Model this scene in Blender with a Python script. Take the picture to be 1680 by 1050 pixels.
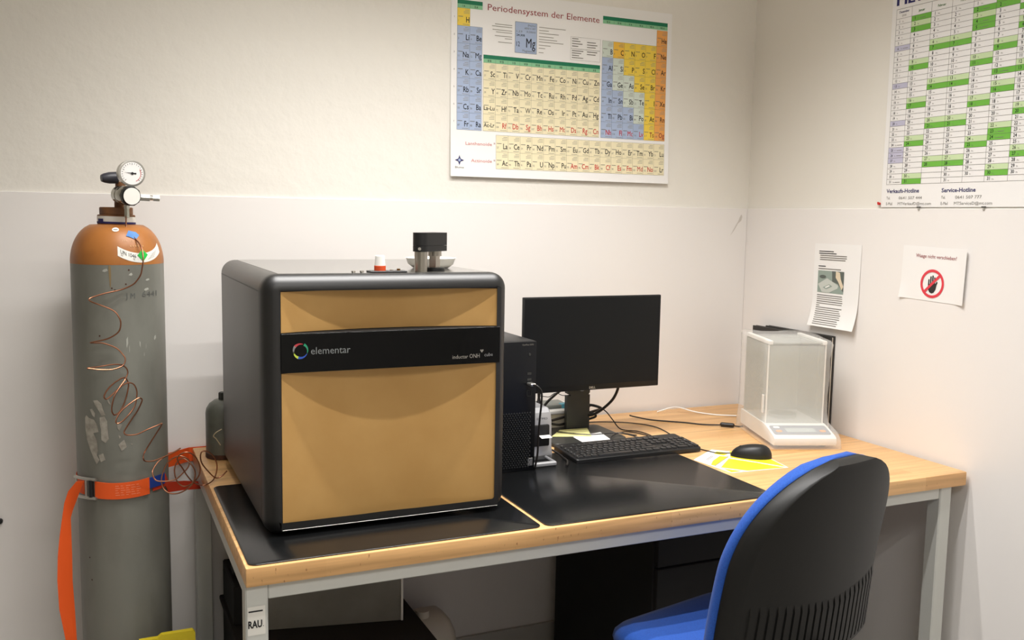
import bpy, bmesh, math, random, datetime
from mathutils import Matrix, Vector
random.seed(7)
scene = bpy.context.scene
for o in list(bpy.data.objects): bpy.data.objects.remove(o)
COL = scene.collection
def lin(c): 
    c = c/255.0
    return c/12.92 if c <= .04045 else ((c+.055)/1.055)**2.4
def rgb(r, g, b): return (lin(r), lin(g), lin(b), 1.0)

# ------------------------------------------------------------------ camera
cam_d = bpy.data.cameras.new('camera'); cam = bpy.data.objects.new('camera', cam_d); COL.objects.link(cam)
cam_d.sensor_width = 36.0; cam_d.lens = 1533.58*36.0/1680.0; cam_d.clip_start = .05
CR = Vector((0.91147865, -0.41098544, 0.01725235)); CU = Vector((0.02944807, 0.10702815, 0.9938198)); CF = Vector((0.41029195, 0.90533748, -0.1096566))
mw = Matrix.Identity(4)
for i in range(3): mw[i][0], mw[i][1], mw[i][2] = CR[i], CU[i], -CF[i]
mw[0][3], mw[1][3], mw[2][3] = -2.28331, -2.88796, 1.54975
cam.matrix_world = mw
scene.camera = cam
# ------------------------------------------------------------------ light
vs = scene.view_settings
vs.view_transform = 'Standard'; vs.look = 'None'; vs.gamma = 1.0; vs.use_curve_mapping = False
vs.exposure = 0.0
world = bpy.data.worlds.new('world'); scene.world = world; world.use_nodes = True
world.node_tree.nodes['Background'].inputs[0].default_value = (.9, .92, 1, 1)
world.node_tree.nodes['Background'].inputs[1].default_value = .02
CEIL = 2.70
LAMP_COL = (1.0, .978, .958)
TUBE_W = 13.5
LAMPS = [(-1.36, [-1.38, -1.06, -.75], 1.0), (-1.80, [-3.6, -3.3, -3.0], .78)]  # second entry: unseen rear lamp, added for frontal fill
for lx, lys, k in LAMPS:
    for ly in lys:
        ld = bpy.data.lights.new('tube_light', 'AREA'); ld.shape = 'RECTANGLE'; ld.size = 1.5; ld.size_y = .03
        ld.energy = TUBE_W*k; ld.color = LAMP_COL; ld.spread = math.radians(126 if ly > -2 else 155)
        lo = bpy.data.objects.new('tube_light', ld); lo.location = (lx, ly, CEIL-.052); COL.objects.link(lo)

# ------------------------------------------------------------------ materials
def M(name, col, rough=.5, metal=0., spec=.5, bump=None, var=None, alpha=None, trans=None, emit=None, coat=None, sheen=None, stretch=None):
    m = bpy.data.materials.new(name); m.use_nodes = True
    nt = m.node_tree; p = nt.nodes['Principled BSDF']
    if len(col) == 3: col = rgb(*col)
    p.inputs['Base Color'].default_value = col
    p.inputs['Roughness'].default_value = rough; p.inputs['Metallic'].default_value = metal
    p.inputs['Specular IOR Level'].default_value = spec
    if alpha is not None: p.inputs['Alpha'].default_value = alpha
    if trans is not None: p.inputs['Transmission Weight'].default_value = trans
    if coat: p.inputs['Coat Weight'].default_value = coat
    if sheen: p.inputs['Sheen Weight'].default_value = sheen
    if emit: p.inputs['Emission Color'].default_value = emit[0]; p.inputs['Emission Strength'].default_value = emit[1]
    if bump or var:
        tc = nt.nodes.new('ShaderNodeTexCoord'); src = tc.outputs['Object']
        if stretch:
            mp = nt.nodes.new('ShaderNodeMapping'); mp.inputs['Scale'].default_value = stretch
            nt.links.new(src, mp.inputs[0]); src = mp.outputs[0]
    if bump:
        nz = nt.nodes.new('ShaderNodeTexNoise'); nz.inputs['Scale'].default_value = bump[0]; nz.inputs['Detail'].default_value = 5
        nt.links.new(src, nz.inputs['Vector'])
        bp = nt.nodes.new('ShaderNodeBump'); bp.inputs['Strength'].default_value = bump[1]; bp.inputs['Distance'].default_value = bump[2] if len(bump) > 2 else .002
        nt.links.new(nz.outputs['Fac'], bp.inputs['Height']); nt.links.new(bp.outputs[0], p.inputs['Normal'])
    if var:
        nz = nt.nodes.new('ShaderNodeTexNoise'); nz.inputs['Scale'].default_value = var[0]; nz.inputs['Detail'].default_value = 6
        nt.links.new(src, nz.inputs['Vector'])
        rp = nt.nodes.new('ShaderNodeValToRGB')
        c2 = var[1] if len(var[1]) == 4 else rgb(*var[1])
        rp.color_ramp.elements[0].position = var[2] if len(var) > 2 else .35; rp.color_ramp.elements[1].position = var[3] if len(var) > 3 else .7
        rp.color_ramp.elements[0].color = col; rp.color_ramp.elements[1].color = c2
        nt.links.new(nz.outputs['Fac'], rp.inputs[0]); nt.links.new(rp.outputs[0], p.inputs['Base Color'])
    return m

def wood_material(name):
    m = bpy.data.materials.new(name); m.use_nodes = True
    nt = m.node_tree; p = nt.nodes['Principled BSDF']; N = nt.nodes.new; L = nt.links.new
    tc = N('ShaderNodeTexCoord')
    # glued staves along X, about 45 mm wide and 40 cm long
    bk = N('ShaderNodeTexBrick'); bk.inputs['Scale'].default_value = 1.0; bk.inputs['Brick Width'].default_value = .42; bk.inputs['Row Height'].default_value = .043
    bk.inputs['Mortar Size'].default_value = 0.0; bk.offset = .37; bk.inputs['Bias'].default_value = 0
    bk.inputs['Color1'].default_value = rgb(230, 186, 130); bk.inputs['Color2'].default_value = rgb(216, 168, 112); bk.inputs['Mortar'].default_value = rgb(205, 155, 95)
    L(tc.outputs['Object'], bk.inputs['Vector'])
    mp = N('ShaderNodeMapping'); mp.inputs['Scale'].default_value = (1.2, 26, 26); L(tc.outputs['Object'], mp.inputs[0])
    nz = N('ShaderNodeTexNoise'); nz.inputs['Scale'].default_value = 3.0; nz.inputs['Detail'].default_value = 6; L(mp.outputs[0], nz.inputs['Vector'])
    rp = N('ShaderNodeValToRGB'); rp.color_ramp.elements[0].color = (.80, .76, .70, 1); rp.color_ramp.elements[1].color = (1.1, 1.08, 1.05, 1)
    rp.color_ramp.elements[0].position = .3; rp.color_ramp.elements[1].position = .65
    L(nz.outputs['Fac'], rp.inputs[0])
    mx = N('ShaderNodeMix'); mx.data_type = 'RGBA'; mx.blend_type = 'MULTIPLY'; mx.inputs[0].default_value = 1.0
    L(bk.outputs['Color'], mx.inputs[6]); L(rp.outputs[0], mx.inputs[7])
    # short dark flecks of beech
    mp2 = N('ShaderNodeMapping'); mp2.inputs['Scale'].default_value = (60, 60, 22); L(tc.outputs['Object'], mp2.inputs[0])
    n2 = N('ShaderNodeTexNoise'); n2.inputs['Scale'].default_value = 3.0; n2.inputs['Detail'].default_value = 2; L(mp2.outputs[0], n2.inputs['Vector'])
    r2 = N('ShaderNodeValToRGB'); r2.color_ramp.elements[0].position = .68; r2.color_ramp.elements[1].position = .76
    L(n2.outputs['Fac'], r2.inputs[0])
    m2 = N('ShaderNodeMix'); m2.data_type = 'RGBA'; L(r2.outputs[0], m2.inputs[0]); L(mx.outputs[2], m2.inputs[6]); m2.inputs[7].default_value = rgb(150, 98, 55)
    L(m2.outputs[2], p.inputs['Base Color'])
    p.inputs['Roughness'].default_value = .38
    return m

MAT = {}
def mats():
    D = MAT
    D['plaster'] = M('plaster', (234, 230, 221), .9, bump=(24, .5, .005), spec=.2)
    D['plaster2'] = M('plaster_smooth', (234, 230, 221), .9, bump=(14, .22, .004), spec=.2)
    D['panel'] = M('wall_panel', (236, 232, 228), .42, spec=.4)
    D['floor'] = M('floor_vinyl', (138, 134, 128), .45, var=(6, (150, 146, 140)))
    D['ceiling'] = M('ceiling_paint', (240, 239, 236), .9)
    D['base'] = M('baseboard', (190, 188, 182), .5)
    D['wood'] = wood_material('beech')
    D['frame'] = M('table_frame', (205, 206, 200), .45)
    D['mat'] = M('desk_mat', (18, 19, 20), .25, bump=(700, .12, .0004), spec=.5)
    D['grey_side'] = M('grey_metal', (82, 80, 77), .42, .45)
    D['black'] = M('black_plastic', (17, 17, 18), .45)
    D['blackmat'] = M('black_matte', (15, 15, 16), .8, bump=(400, .2, .0006))
    D['frameblk'] = M('black_frame', (14, 14, 15), .42, spec=.75)
    D['gold'] = M('gold_panel', (206, 163, 99), .45, .25, bump=(900, .05, .0002), var=(9, (198, 154, 90)))
    D['glassblk'] = M('black_glass', (3, 4, 6), .07, spec=.25)
    D['silver'] = M('silver', (196, 194, 188), .3, .9)
    D['steel'] = M('steel', (170, 166, 158), .28, 1.0, bump=(300, .05, .0003), stretch=(1, 1, .02))
    D['white'] = M('white', (236, 234, 228), .5)
    D['ceram'] = M('ceramic', (240, 237, 230), .25)
    D['orange'] = M('orange_webbing', (240, 92, 26), .65, bump=(500, .3, .0006))
    D['orangedk'] = M('orange_plastic', (214, 78, 34), .5)
    D['bluew'] = M('blue_webbing', (24, 58, 140), .65, bump=(500, .3, .0006))
    D['copper'] = M('copper', (158, 108, 82), .34, .9)
    D['brown'] = M('brown_paint', (170, 108, 50), .42, var=(14, (150, 90, 38), .45, .75))
    D['brown2'] = M('brown_iron', (126, 82, 44), .6, var=(30, (96, 60, 34)))
    D['cylgrey'] = M('cylinder_grey', (128, 128, 119), .42, var=(7, (104, 103, 95), .42, .72), bump=(60, .08, .001), stretch=(1, 1, .35))
    D['rust'] = M('rust', (82, 48, 30), .8, var=(40, (50, 34, 26)))
    D['smallcyl'] = M('small_cylinder_grey', (106, 108, 98), .38, var=(20, (90, 92, 82)))
    D['paper'] = M('paper', (240, 238, 235), .7)
    D['label'] = M('label_paper', (232, 230, 222), .5)
    D['torn'] = M('torn_paper', (176, 170, 158), .7, var=(60, (140, 134, 122)))
    D['blue'] = M('chair_fabric', (24, 80, 168), .9, bump=(900, .5, .001), sheen=.1, var=(300, (18, 66, 150)))
    D['chairblk'] = M('chair_plastic', (15, 15, 14), .5, bump=(600, .2, .0005), spec=.4)
    D['yellow'] = M('yellow_plastic', (228, 206, 40), .5)
    D['monitor'] = M('monitor_plastic', (18, 19, 20), .45, spec=.35)
    D['screen'] = M('screen', (13, 15, 16), .32, spec=.25)
    D['stand'] = M('stand_grey', (58, 58, 54), .42, .3)
    D['key'] = M('key_black', (19, 19, 20), .42)
    D['keymark'] = M('key_mark', (150, 150, 148), .6)
    D['balwhite'] = M('balance_white', (232, 229, 222), .45)
    D['balgrey'] = M('balance_grey', (140, 142, 146), .4)
    D['glass'] = M('glass', (206, 210, 200), .06, alpha=.34)
    D['glassgrey'] = M('chamber_back', (176, 176, 166), .6)
    D['lcd'] = M('lcd', (176, 182, 178), .25)
    D['orangebtn'] = M('button_orange', (226, 160, 104), .5)
    D['cover'] = M('dust_cover', (238, 236, 232), .35, alpha=.27, bump=(14, .5, .01))
    D['acryl'] = M('frosted_acrylic', (150, 148, 140), .35, var=(6, (128, 126, 118)), alpha=.9)
    D['ink'] = M('ink_black', (22, 22, 26), .7)
    D['inkgrey'] = M('ink_grey', (120, 116, 108), .7)
    D['inkred'] = M('ink_red', (196, 44, 40), .7)
    D['inkdred'] = M('ink_dark_red', (150, 50, 52), .7)
    D['inkpink'] = M('ink_pale_red', (206, 116, 112), .7)
    D['inkblue'] = M('ink_blue', (36, 34, 96), .7)
    D['inkgreen'] = M('ink_green', (70, 120, 60), .7)
    D['line'] = M('ink_line', (96, 92, 84), .7)
    D['barprint'] = M('ink_small_print', (150, 145, 134), .7)
    D['c_blue'] = M('cell_blue', (168, 184, 212), .6)
    D['c_cream'] = M('cell_cream', (238, 227, 190), .6)
    D['c_yellow'] = M('cell_yellow', (240, 208, 76), .6)
    D['c_amber'] = M('cell_amber', (240, 190, 66), .6)
    D['c_orange'] = M('cell_orange', (236, 166, 86), .6)
    D['c_pale'] = M('cell_pale', (208, 218, 206), .6)
    D['c_dgreen'] = M('bar_green', (6, 116, 80), .6)
    D['c_lgreen'] = M('bar_light_green', (136, 196, 150), .6)
    D['k_green'] = M('cal_green', (112, 184, 66), .6)
    D['k_light'] = M('cal_light', (204, 224, 176), .6)
    D['k_violet'] = M('cal_violet', (196, 194, 214), .6)
    D['gdiamond'] = M('green_sticker', (30, 190, 70), .5)
    D['bsticker'] = M('blue_sticker', (60, 120, 190), .55, var=(40, (90, 140, 196)))
    D['photo_grey'] = M('print_grey', (196, 200, 192), .6)
    D['photo_dark'] = M('print_dark', (92, 98, 92), .6)
    D['photo_mid'] = M('print_mid', (146, 160, 150), .6)
    D['photo_skin'] = M('print_skin', (222, 206, 178), .6)
    D['signred'] = M('sign_red', (222, 62, 74), .6)
    D['brass'] = M('brass', (150, 110, 60), .35, 1.0)
    D['noteyel'] = M('note_yellow', (250, 246, 170), .7)
    D['lampwhite'] = M('lamp_white', (235, 235, 232), .4)
    D['tube_glow'] = M('lamp_tube', (255, 250, 240), .4, emit=((1, .95, .88, 1), 6.0))
    D['cable'] = M('cable_black', (24, 20, 19), .45)
    D['cablew'] = M('cable_white', (232, 230, 224), .4)
    D['whitedirty'] = M('white_plastic', (214, 206, 192), .45)
    D['hand'] = M('print_black', (46, 42, 40), .6)
    D['tealbit'] = M('teal_plastic', (90, 170, 190), .5)
    for n, c in (('lg_red', (190, 60, 70)), ('lg_green', (40, 150, 110)), ('lg_blue', (50, 90, 190)), ('lg_lime', (200, 220, 80)), ('lg_grey', (130, 130, 130)), ('lg_text', (122, 126, 126))): D[n] = M(n, c, .4)
mats()
def mm(*names): return [MAT[n] for n in names]

# ------------------------------------------------------------------ text glyphs
GL = {}
def prewarm(strs):
    objs = []
    for s, b in strs:
        if (s, b) in GL: continue
        cu = bpy.data.curves.new('glyph', 'FONT'); cu.body = s; cu.size = 1.0; cu.resolution_u = 2; cu.offset = b
        o = bpy.data.objects.new('glyph', cu); COL.objects.link(o); objs.append((s, b, o)); GL[(s, b)] = None
    dg = bpy.context.evaluated_depsgraph_get(); dg.update()
    for s, b, o in objs:
        me = o.evaluated_get(dg).to_mesh()
        vs_ = [(v.co.x, v.co.y) for v in me.vertices]; fs = [tuple(p.vertices) for p in me.polygons]
        w = max([v[0] for v in vs_], default=0); w0 = min([v[0] for v in vs_], default=0)
        GL[(s, b)] = (vs_, fs, w0, w)
        o.evaluated_get(dg).to_mesh_clear()
    for s, b, o in objs:
        cu = o.data; bpy.data.objects.remove(o); bpy.data.curves.remove(cu)

# ------------------------------------------------------------------ mesh builder
ROOTM = {}
class MB:
    def __init__(s): s.v = []; s.f = []; s.m = []
    def add(s, vs_, fs, m=0):
        n = len(s.v); s.v += [tuple(v) for v in vs_]
        for f in fs: s.f.append(tuple(i+n for i in f)); s.m.append(m)
        return s
    def box(s, x0, x1, y0, y1, z0, z1, m=0):
        v = [(x, y, z) for z in (z0, z1) for y in (y0, y1) for x in (x0, x1)]
        return s.add(v, [(0, 2, 3, 1), (4, 5, 7, 6), (0, 1, 5, 4), (2, 6, 7, 3), (0, 4, 6, 2), (1, 3, 7, 5)], m)
    def rbox(s, x0, x1, y0, y1, z0, z1, r=.004, seg=2, m=0):
        bm = bmesh.new(); t = MB().box(x0, x1, y0, y1, z0, z1)
        vv = [bm.verts.new(v) for v in t.v]
        for f in t.f: bm.faces.new([vv[i] for i in f])
        bmesh.ops.bevel(bm, geom=list(bm.edges), offset=r, segments=seg, profile=.5, affect='EDGES', clamp_overlap=True)
        bm.verts.index_update()
        s.add([tuple(v.co) for v in bm.verts], [tuple(v.index for v in f.verts) for f in bm.faces], m); bm.free()
        return s
    def loft(s, loops, m=0, caps=(True, True), closed=True):
        n = len(loops[0]); vs_ = [p for l in loops for p in l]; fs = []
        for k in range(len(loops)-1):
            for i in range(n if closed else n-1):
                j = (i+1) % n
                fs.append((k*n+i, k*n+j, (k+1)*n+j, (k+1)*n+i))
        if caps[0]: fs.append(tuple(range(n-1, -1, -1)))
        if caps[1]: fs.append(tuple((len(loops)-1)*n+i for i in range(n)))
        return s.add(vs_, fs, m)
    def lathe(s, prof, c=(0, 0), n=32, m=0, caps=(True, True)):
        loops = [[(c[0]+r*math.cos(2*math.pi*i/n), c[1]+r*math.sin(2*math.pi*i/n), z) for i in range(n)] for r, z in prof]
        return s.loft(loops, m, caps)
    def cyl(s, p0, p1, r0, r1=None, n=20, m=0, prof=None):
        p0, p1 = Vector(p0), Vector(p1); d = (p1-p0); L = d.length; d.normalize()
        a = Vector((0, 0, 1)) if abs(d.z) < .9 else Vector((1, 0, 0))
        e1 = d.cross(a).normalized(); e2 = d.cross(e1)
        pr = prof or [(r0, 0), (r0 if r1 is None else r1, 1)]
        loops = [[tuple(p0+d*(L*t)+e1*(r*math.cos(2*math.pi*i/n))+e2*(r*math.sin(2*math.pi*i/n))) for i in range(n)] for r, t in pr]
        return s.loft(loops, m)
    def tube(s, path, r, n=8, m=0, sub=1):
        P = [Vector(p) for p in path]
        if sub > 1:
            Q = []
            for i in range(len(P)-1):
                a, b, c, d = P[max(i-1, 0)], P[i], P[i+1], P[min(i+2, len(P)-1)]
                for k in range(sub):
                    t = k/sub
                    Q.append(.5*((2*b)+(c-a)*t+(2*a-5*b+4*c-d)*t*t+(3*b-a-3*c+d)*t**3))
            Q.append(P[-1]); P = Q
        loops = []; e = None
        for i, p in enumerate(P):
            t = (P[min(i+1, len(P)-1)]-P[max(i-1, 0)])
            if t.length < 1e-9: t = Vector((0, 0, 1))
            t.normalize()
            if e is None:
                a = Vector((0, 0, 1)) if abs(t.z) < .9 else Vector((1, 0, 0)); e = t.cross(a).normalized()
            else:
                e = (e-t*e.dot(t))
                e = e.normalized() if e.length > 1e-6 else t.orthogonal().normalized()
            g = t.cross(e)
            loops.append([tuple(p+e*(r*math.cos(2*math.pi*k/n))+g*(r*math.sin(2*math.pi*k/n))) for k in range(n)])
        return s.loft(loops, m)
    def prism(s, pts, fn, t0, t1, m=0):
        a = [fn(x, y, t0) for x, y in pts]; b = [fn(x, y, t1) for x, y in pts]
        return s.loft([a, b], m)
    def quad(s, fn, x0, x1, y0, y1, t, m=0):
        return s.add([fn(x0, y0, t), fn(x1, y0, t), fn(x1, y1, t), fn(x0, y1, t)], [(0, 1, 2, 3)], m)
    def poly(s, fn, pts, t, m=0):
        return s.add([fn(x, y, t) for x, y in pts], [tuple(range(len(pts)))], m)
    def text(s, st, fn, x, y, h, t, m=0, sx=1.0, align='L', bold=0.0, width=None):
        if bold and ('M' in st or 'W' in st):      # thicken by overprinting: the offset outline closes these letters
            s.text(st, fn, x+bold*h*.9, y, h, t+.00005, m, sx, align, 0.0, width); bold = 0.0
        if (st, bold) not in GL: prewarm([(st, bold)])
        vs_, fs, w0, w1 = GL[(st, bold)]
        k = h/.69; kx = k*sx
        if width: kx = width/max(w1-w0, 1e-6)
        off = x-w0*kx if align == 'L' else (x-w1*kx if align == 'R' else x-(w0+w1)/2*kx)
        return s.add([fn(off+a*kx, y+b*k, t) for a, b in vs_], fs, m)
    def build(s, name, mats_, parent=None, local=False, smooth=35):
        me = bpy.data.meshes.new(name)
        vs_ = s.v; loc = None
        if parent is not None:
            if not local:
                inv = ROOTM[parent.name].inverted(); vs_ = [tuple(inv @ Vector(v)) for v in vs_]
        else:
            xs, ys, zs = zip(*vs_); loc = Vector(((min(xs)+max(xs))/2, (min(ys)+max(ys))/2, min(zs)))
            vs_ = [(v[0]-loc.x, v[1]-loc.y, v[2]-loc.z) for v in vs_]
        me.from_pydata(vs_, [], s.f)
        for x in (mats_ if isinstance(mats_, list) else [mats_]): me.materials.append(x)
        if any(s.m): me.polygons.foreach_set('material_index', s.m)
        bm = bmesh.new(); bm.from_mesh(me); bmesh.ops.recalc_face_normals(bm, faces=[f for f in bm.faces if len(f.verts) >= 3]) if not getattr(s, 'flat', False) else None
        bm.to_mesh(me); bm.free()
        if smooth:
            me.polygons.foreach_set('use_smooth', [True]*len(me.polygons)); me.set_sharp_from_angle(angle=math.radians(smooth))
        me.update()
        o = bpy.data.objects.new(name, me); COL.objects.link(o)
        if parent is not None: o.parent = parent; ROOTM[o.name] = ROOTM[parent.name]
        else: o.location = loc; ROOTM[o.name] = Matrix.Translation(loc)
        return o
def thing(name, label, cat, loc=(0, 0, 0), rotz=0., group=None):
    o = bpy.data.objects.new(name, None); COL.objects.link(o); o.empty_display_size = .1
    o.location = loc; o.rotation_euler = (0, 0, rotz); o['label'] = label; o['category'] = cat
    if group: o['group'] = group
    ROOTM[o.name] = Matrix.Translation(Vector(loc)) @ Matrix.Rotation(rotz, 4, 'Z')
    return o
def tag(o, label, cat, group=None):
    o['label'] = label; o['category'] = cat
    if group: o['group'] = group
    return o
def struct(o): o['kind'] = 'structure'; return o
def rrect(x0, x1, y0, y1, r, n=6):
    pts = []
    for cx, cy, a0 in ((x1-r, y1-r, 0), (x0+r, y1-r, 90), (x0+r, y0+r, 180), (x1-r, y0+r, 270)):
        for i in range(n+1):
            a = math.radians(a0+90*i/n); pts.append((cx+r*math.cos(a), cy+r*math.sin(a)))
    return pts
XY = lambda x, y, t: (x, y, t)
BACK = lambda x, z, t: (x, -t, z)          # printed things on the back wall: x, height, distance from the wall
RIGHT = lambda u, z, t: (-t, -u, z)        # on the right wall: u runs towards the viewer

ELEM = {}
_rows = ["H . . . . . . . . . . . . . . . . He", "Li Be . . . . . . . . . . B C N O F Ne", "Na Mg . . . . . . . . . . Al Si P S Cl Ar",
 "K Ca Sc Ti V Cr Mn Fe Co Ni Cu Zn Ga Ge As Se Br Kr", "Rb Sr Y Zr Nb Mo Tc Ru Rh Pd Ag Cd In Sn Sb Te I Xe",
 "Cs Ba La-Lu Hf Ta W Re Os Ir Pt Au Hg Tl Pb Bi Po At Rn", "Fr Ra Ac-Lr Rf Db Sg Bh Hs Mt Ds Rg Cn Nh Fl Mc Lv Ts Og"]
LANT = "La Ce Pr Nd Pm Sm Eu Gd Tb Dy Ho Er Tm Yb Lu".split(); ACT = "Ac Th Pa U Np Pu Am Cm Bk Cf Es Fm Md No Lr".split()
_pw = [(str(i), .0) for i in range(1, 119)]+[(str(i), .012) for i in range(1, 32)]+[('Mg', .006)]
for rr in _rows: _pw += [(e, .012) for e in rr.split() if e != '.']
_pw += [(e, .012) for e in LANT+ACT]
prewarm(_pw)
TUBE_PATH = [(-2.1930,-0.2620,1.5380),(-2.1940,-0.2680,1.5070),(-2.1900,-0.2750,1.4980),(-2.1740,-0.2920,1.4770),(-2.1610,-0.3100,1.4570),(-2.1580,-0.3250,1.4270),(-2.1610,-0.3250,1.4030),(-2.1650,-0.3250,1.3860),(-2.1740,-0.3250,1.3720),(-2.1850,-0.3250,1.3610),(-2.2120,-0.3250,1.3490),(-2.2520,-0.3290,1.3400),(-2.2800,-0.3320,1.3310),(-2.2870,-0.3380,1.3260),(-2.2790,-0.3450,1.3200),(-2.2680,-0.3520,1.3160),(-2.2330,-0.3580,1.3000),(-2.2200,-0.3610,1.2830),(-2.2160,-0.3610,1.2660),(-2.2220,-0.3580,1.2450),(-2.2450,-0.3520,1.2290),(-2.2710,-0.3450,1.2220),(-2.2870,-0.3380,1.2180),(-2.2760,-0.3320,1.2160),(-2.2570,-0.3290,1.2140),(-2.2280,-0.3290,1.2010),(-2.2120,-0.3320,1.1830),(-2.2070,-0.3380,1.1710),(-2.2140,-0.3450,1.1570),(-2.2370,-0.3520,1.1500),(-2.2630,-0.3580,1.1510),(-2.2850,-0.3610,1.1550),(-2.2960,-0.3610,1.1570),(-2.2860,-0.3580,1.1580),(-2.2720,-0.3520,1.1580),(-2.2400,-0.3450,1.1610),(-2.2200,-0.3380,1.1590),(-2.2120,-0.3320,1.1550),(-2.2040,-0.3290,1.1460),(-2.2020,-0.3290,1.1350),(-2.2060,-0.3320,1.1250),(-2.2110,-0.3380,1.1160),(-2.2190,-0.3450,1.1070),(-2.2270,-0.3520,1.0960),(-2.2350,-0.3580,1.0840),(-2.2410,-0.3610,1.0630),(-2.2430,-0.3610,1.0470),(-2.2400,-0.3580,1.0370),(-2.2350,-0.3520,1.0330),(-2.2250,-0.3450,1.0380),(-2.2160,-0.3380,1.0510),(-2.2080,-0.3320,1.0710),(-2.2030,-0.3290,1.0910),(-2.2010,-0.3290,1.1050),(-2.2050,-0.3320,1.1190),(-2.2130,-0.3380,1.1250),(-2.2260,-0.3450,1.1200),(-2.2400,-0.3520,1.1110),(-2.2520,-0.3580,1.0990),(-2.2590,-0.3610,1.0860),(-2.2590,-0.3610,1.0800),(-2.2540,-0.3580,1.0760),(-2.2430,-0.3520,1.0830),(-2.2270,-0.3450,1.0970),(-2.2130,-0.3380,1.1070),(-2.1990,-0.3320,1.1100),(-2.1880,-0.3290,1.1040),(-2.1820,-0.3290,1.0890),(-2.1820,-0.3320,1.0760),(-2.1860,-0.3380,1.0550),(-2.1940,-0.3450,1.0410),(-2.2040,-0.3520,1.0300),(-2.2180,-0.3580,1.0170),(-2.2300,-0.3610,1.0120),(-2.2340,-0.3610,1.0170),(-2.2310,-0.3580,1.0270),(-2.2210,-0.3520,1.0410),(-2.2050,-0.3450,1.0540),(-2.1890,-0.3380,1.0640),(-2.1770,-0.3320,1.0690),(-2.1700,-0.3290,1.0650),(-2.1710,-0.3290,1.0570),(-2.1820,-0.3320,1.0350),(-2.1960,-0.3380,1.0160),(-2.2080,-0.3450,0.9990),(-2.2150,-0.3520,0.9880),(-2.2130,-0.3580,0.9820),(-2.2040,-0.3610,0.9800),(-2.1840,-0.3610,0.9810),(-2.1610,-0.3580,0.9900),(-2.1330,-0.3520,0.9990),(-2.1240,-0.3510,1.0010),(-2.1340,-0.3380,0.9800),(-2.1500,-0.3320,0.9530),(-2.1660,-0.3290,0.9260),(-2.1720,-0.3660,0.9210),(-2.1680,-0.3640,0.9100),(-2.1490,-0.3600,0.9070),(-2.1200,-0.3550,0.9150),(-2.0890,-0.3510,0.9270),(-2.0800,-0.3480,0.9320),(-2.0950,-0.3490,0.9240),(-2.1200,-0.3520,0.9130),(-2.1370,-0.3570,0.9020),(-2.1490,-0.3640,0.8860),(-2.1510,-0.3700,0.8770),(-2.1450,-0.3750,0.8610),(-2.1300,-0.3780,0.8560),(-2.0990,-0.3790,0.8570),(-2.0790,-0.3760,0.8710),(-2.0640,-0.3720,0.8860),(-2.0610,-0.3670,0.9010),(-2.0740,-0.3630,0.9120),(-2.0910,-0.3610,0.9140),(-2.1120,-0.3610,0.9010),(-2.1240,-0.3640,0.8790),(-2.1300,-0.3700,0.8580),(-2.1250,-0.3760,0.8350),(-2.1090,-0.3830,0.8230),(-2.0870,-0.3880,0.8240),(-2.0650,-0.3910,0.8360),(-2.0520,-0.3910,0.8530),(-2.0490,-0.3890,0.8780),(-2.0600,-0.3850,0.8990),(-2.0760,-0.3800,0.9120),(-2.0910,-0.3760,0.9030),(-2.0980,-0.3740,0.8820),(-2.0930,-0.3740,0.8530),(-2.0770,-0.3770,0.8370),(-2.0580,-0.3820,0.8430),(-2.0400,-0.3890,0.8640),(-2.0370,-0.3950,0.8900),(-2.0460,-0.4010,0.9150),(-2.0610,-0.4040,0.9310),(-2.0770,-0.4040,0.9330),(-2.0920,-0.4020,0.9220),(-2.0890,-0.3970,0.9050),(-2.0800,-0.3930,0.8900),(-2.0680,-0.3880,0.8670),(-2.0520,-0.3860,0.8470),(-2.0360,-0.4540,0.8570),(-2.0120,-0.4280,0.8570),(-1.9980,-0.3950,0.8650),(-1.9950,-0.4010,0.8900),(-2.0020,-0.4080,0.9150),(-2.0160,-0.4130,0.9310),(-2.0310,-0.4160,0.9360),(-2.0370,-0.4160,0.9260),(-2.0340,-0.4140,0.9040),(-2.0160,-0.4100,0.8770),(-1.9990,-0.4050,0.8590),(-1.9830,-0.4010,0.8620),(-1.9700,-0.3990,0.8740)]
TAIL_L = [(-2.3300,-0.3450,0.8670),(-2.3490,-0.3450,0.8440),(-2.3590,-0.3450,0.8140),(-2.3650,-0.3450,0.7760),(-2.3720,-0.3450,0.7300),(-2.3780,-0.3450,0.6780),(-2.3810,-0.3450,0.6150),(-2.3790,-0.3450,0.5390),(-2.3670,-0.3450,0.4560),(-2.3550,-0.3450,0.3880),(-2.3430,-0.3450,0.2870)]
TAIL_R = [(-2.3130,-0.3300,0.8620),(-2.3260,-0.3300,0.8280),(-2.3410,-0.3300,0.7880),(-2.3460,-0.3300,0.7700),(-2.3460,-0.3300,0.7220),(-2.3460,-0.3300,0.6690),(-2.3470,-0.3300,0.6040),(-2.3440,-0.3300,0.5270),(-2.3420,-0.3300,0.4450),(-2.3290,-0.3300,0.3760),(-2.3180,-0.3300,0.2740)]
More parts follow.
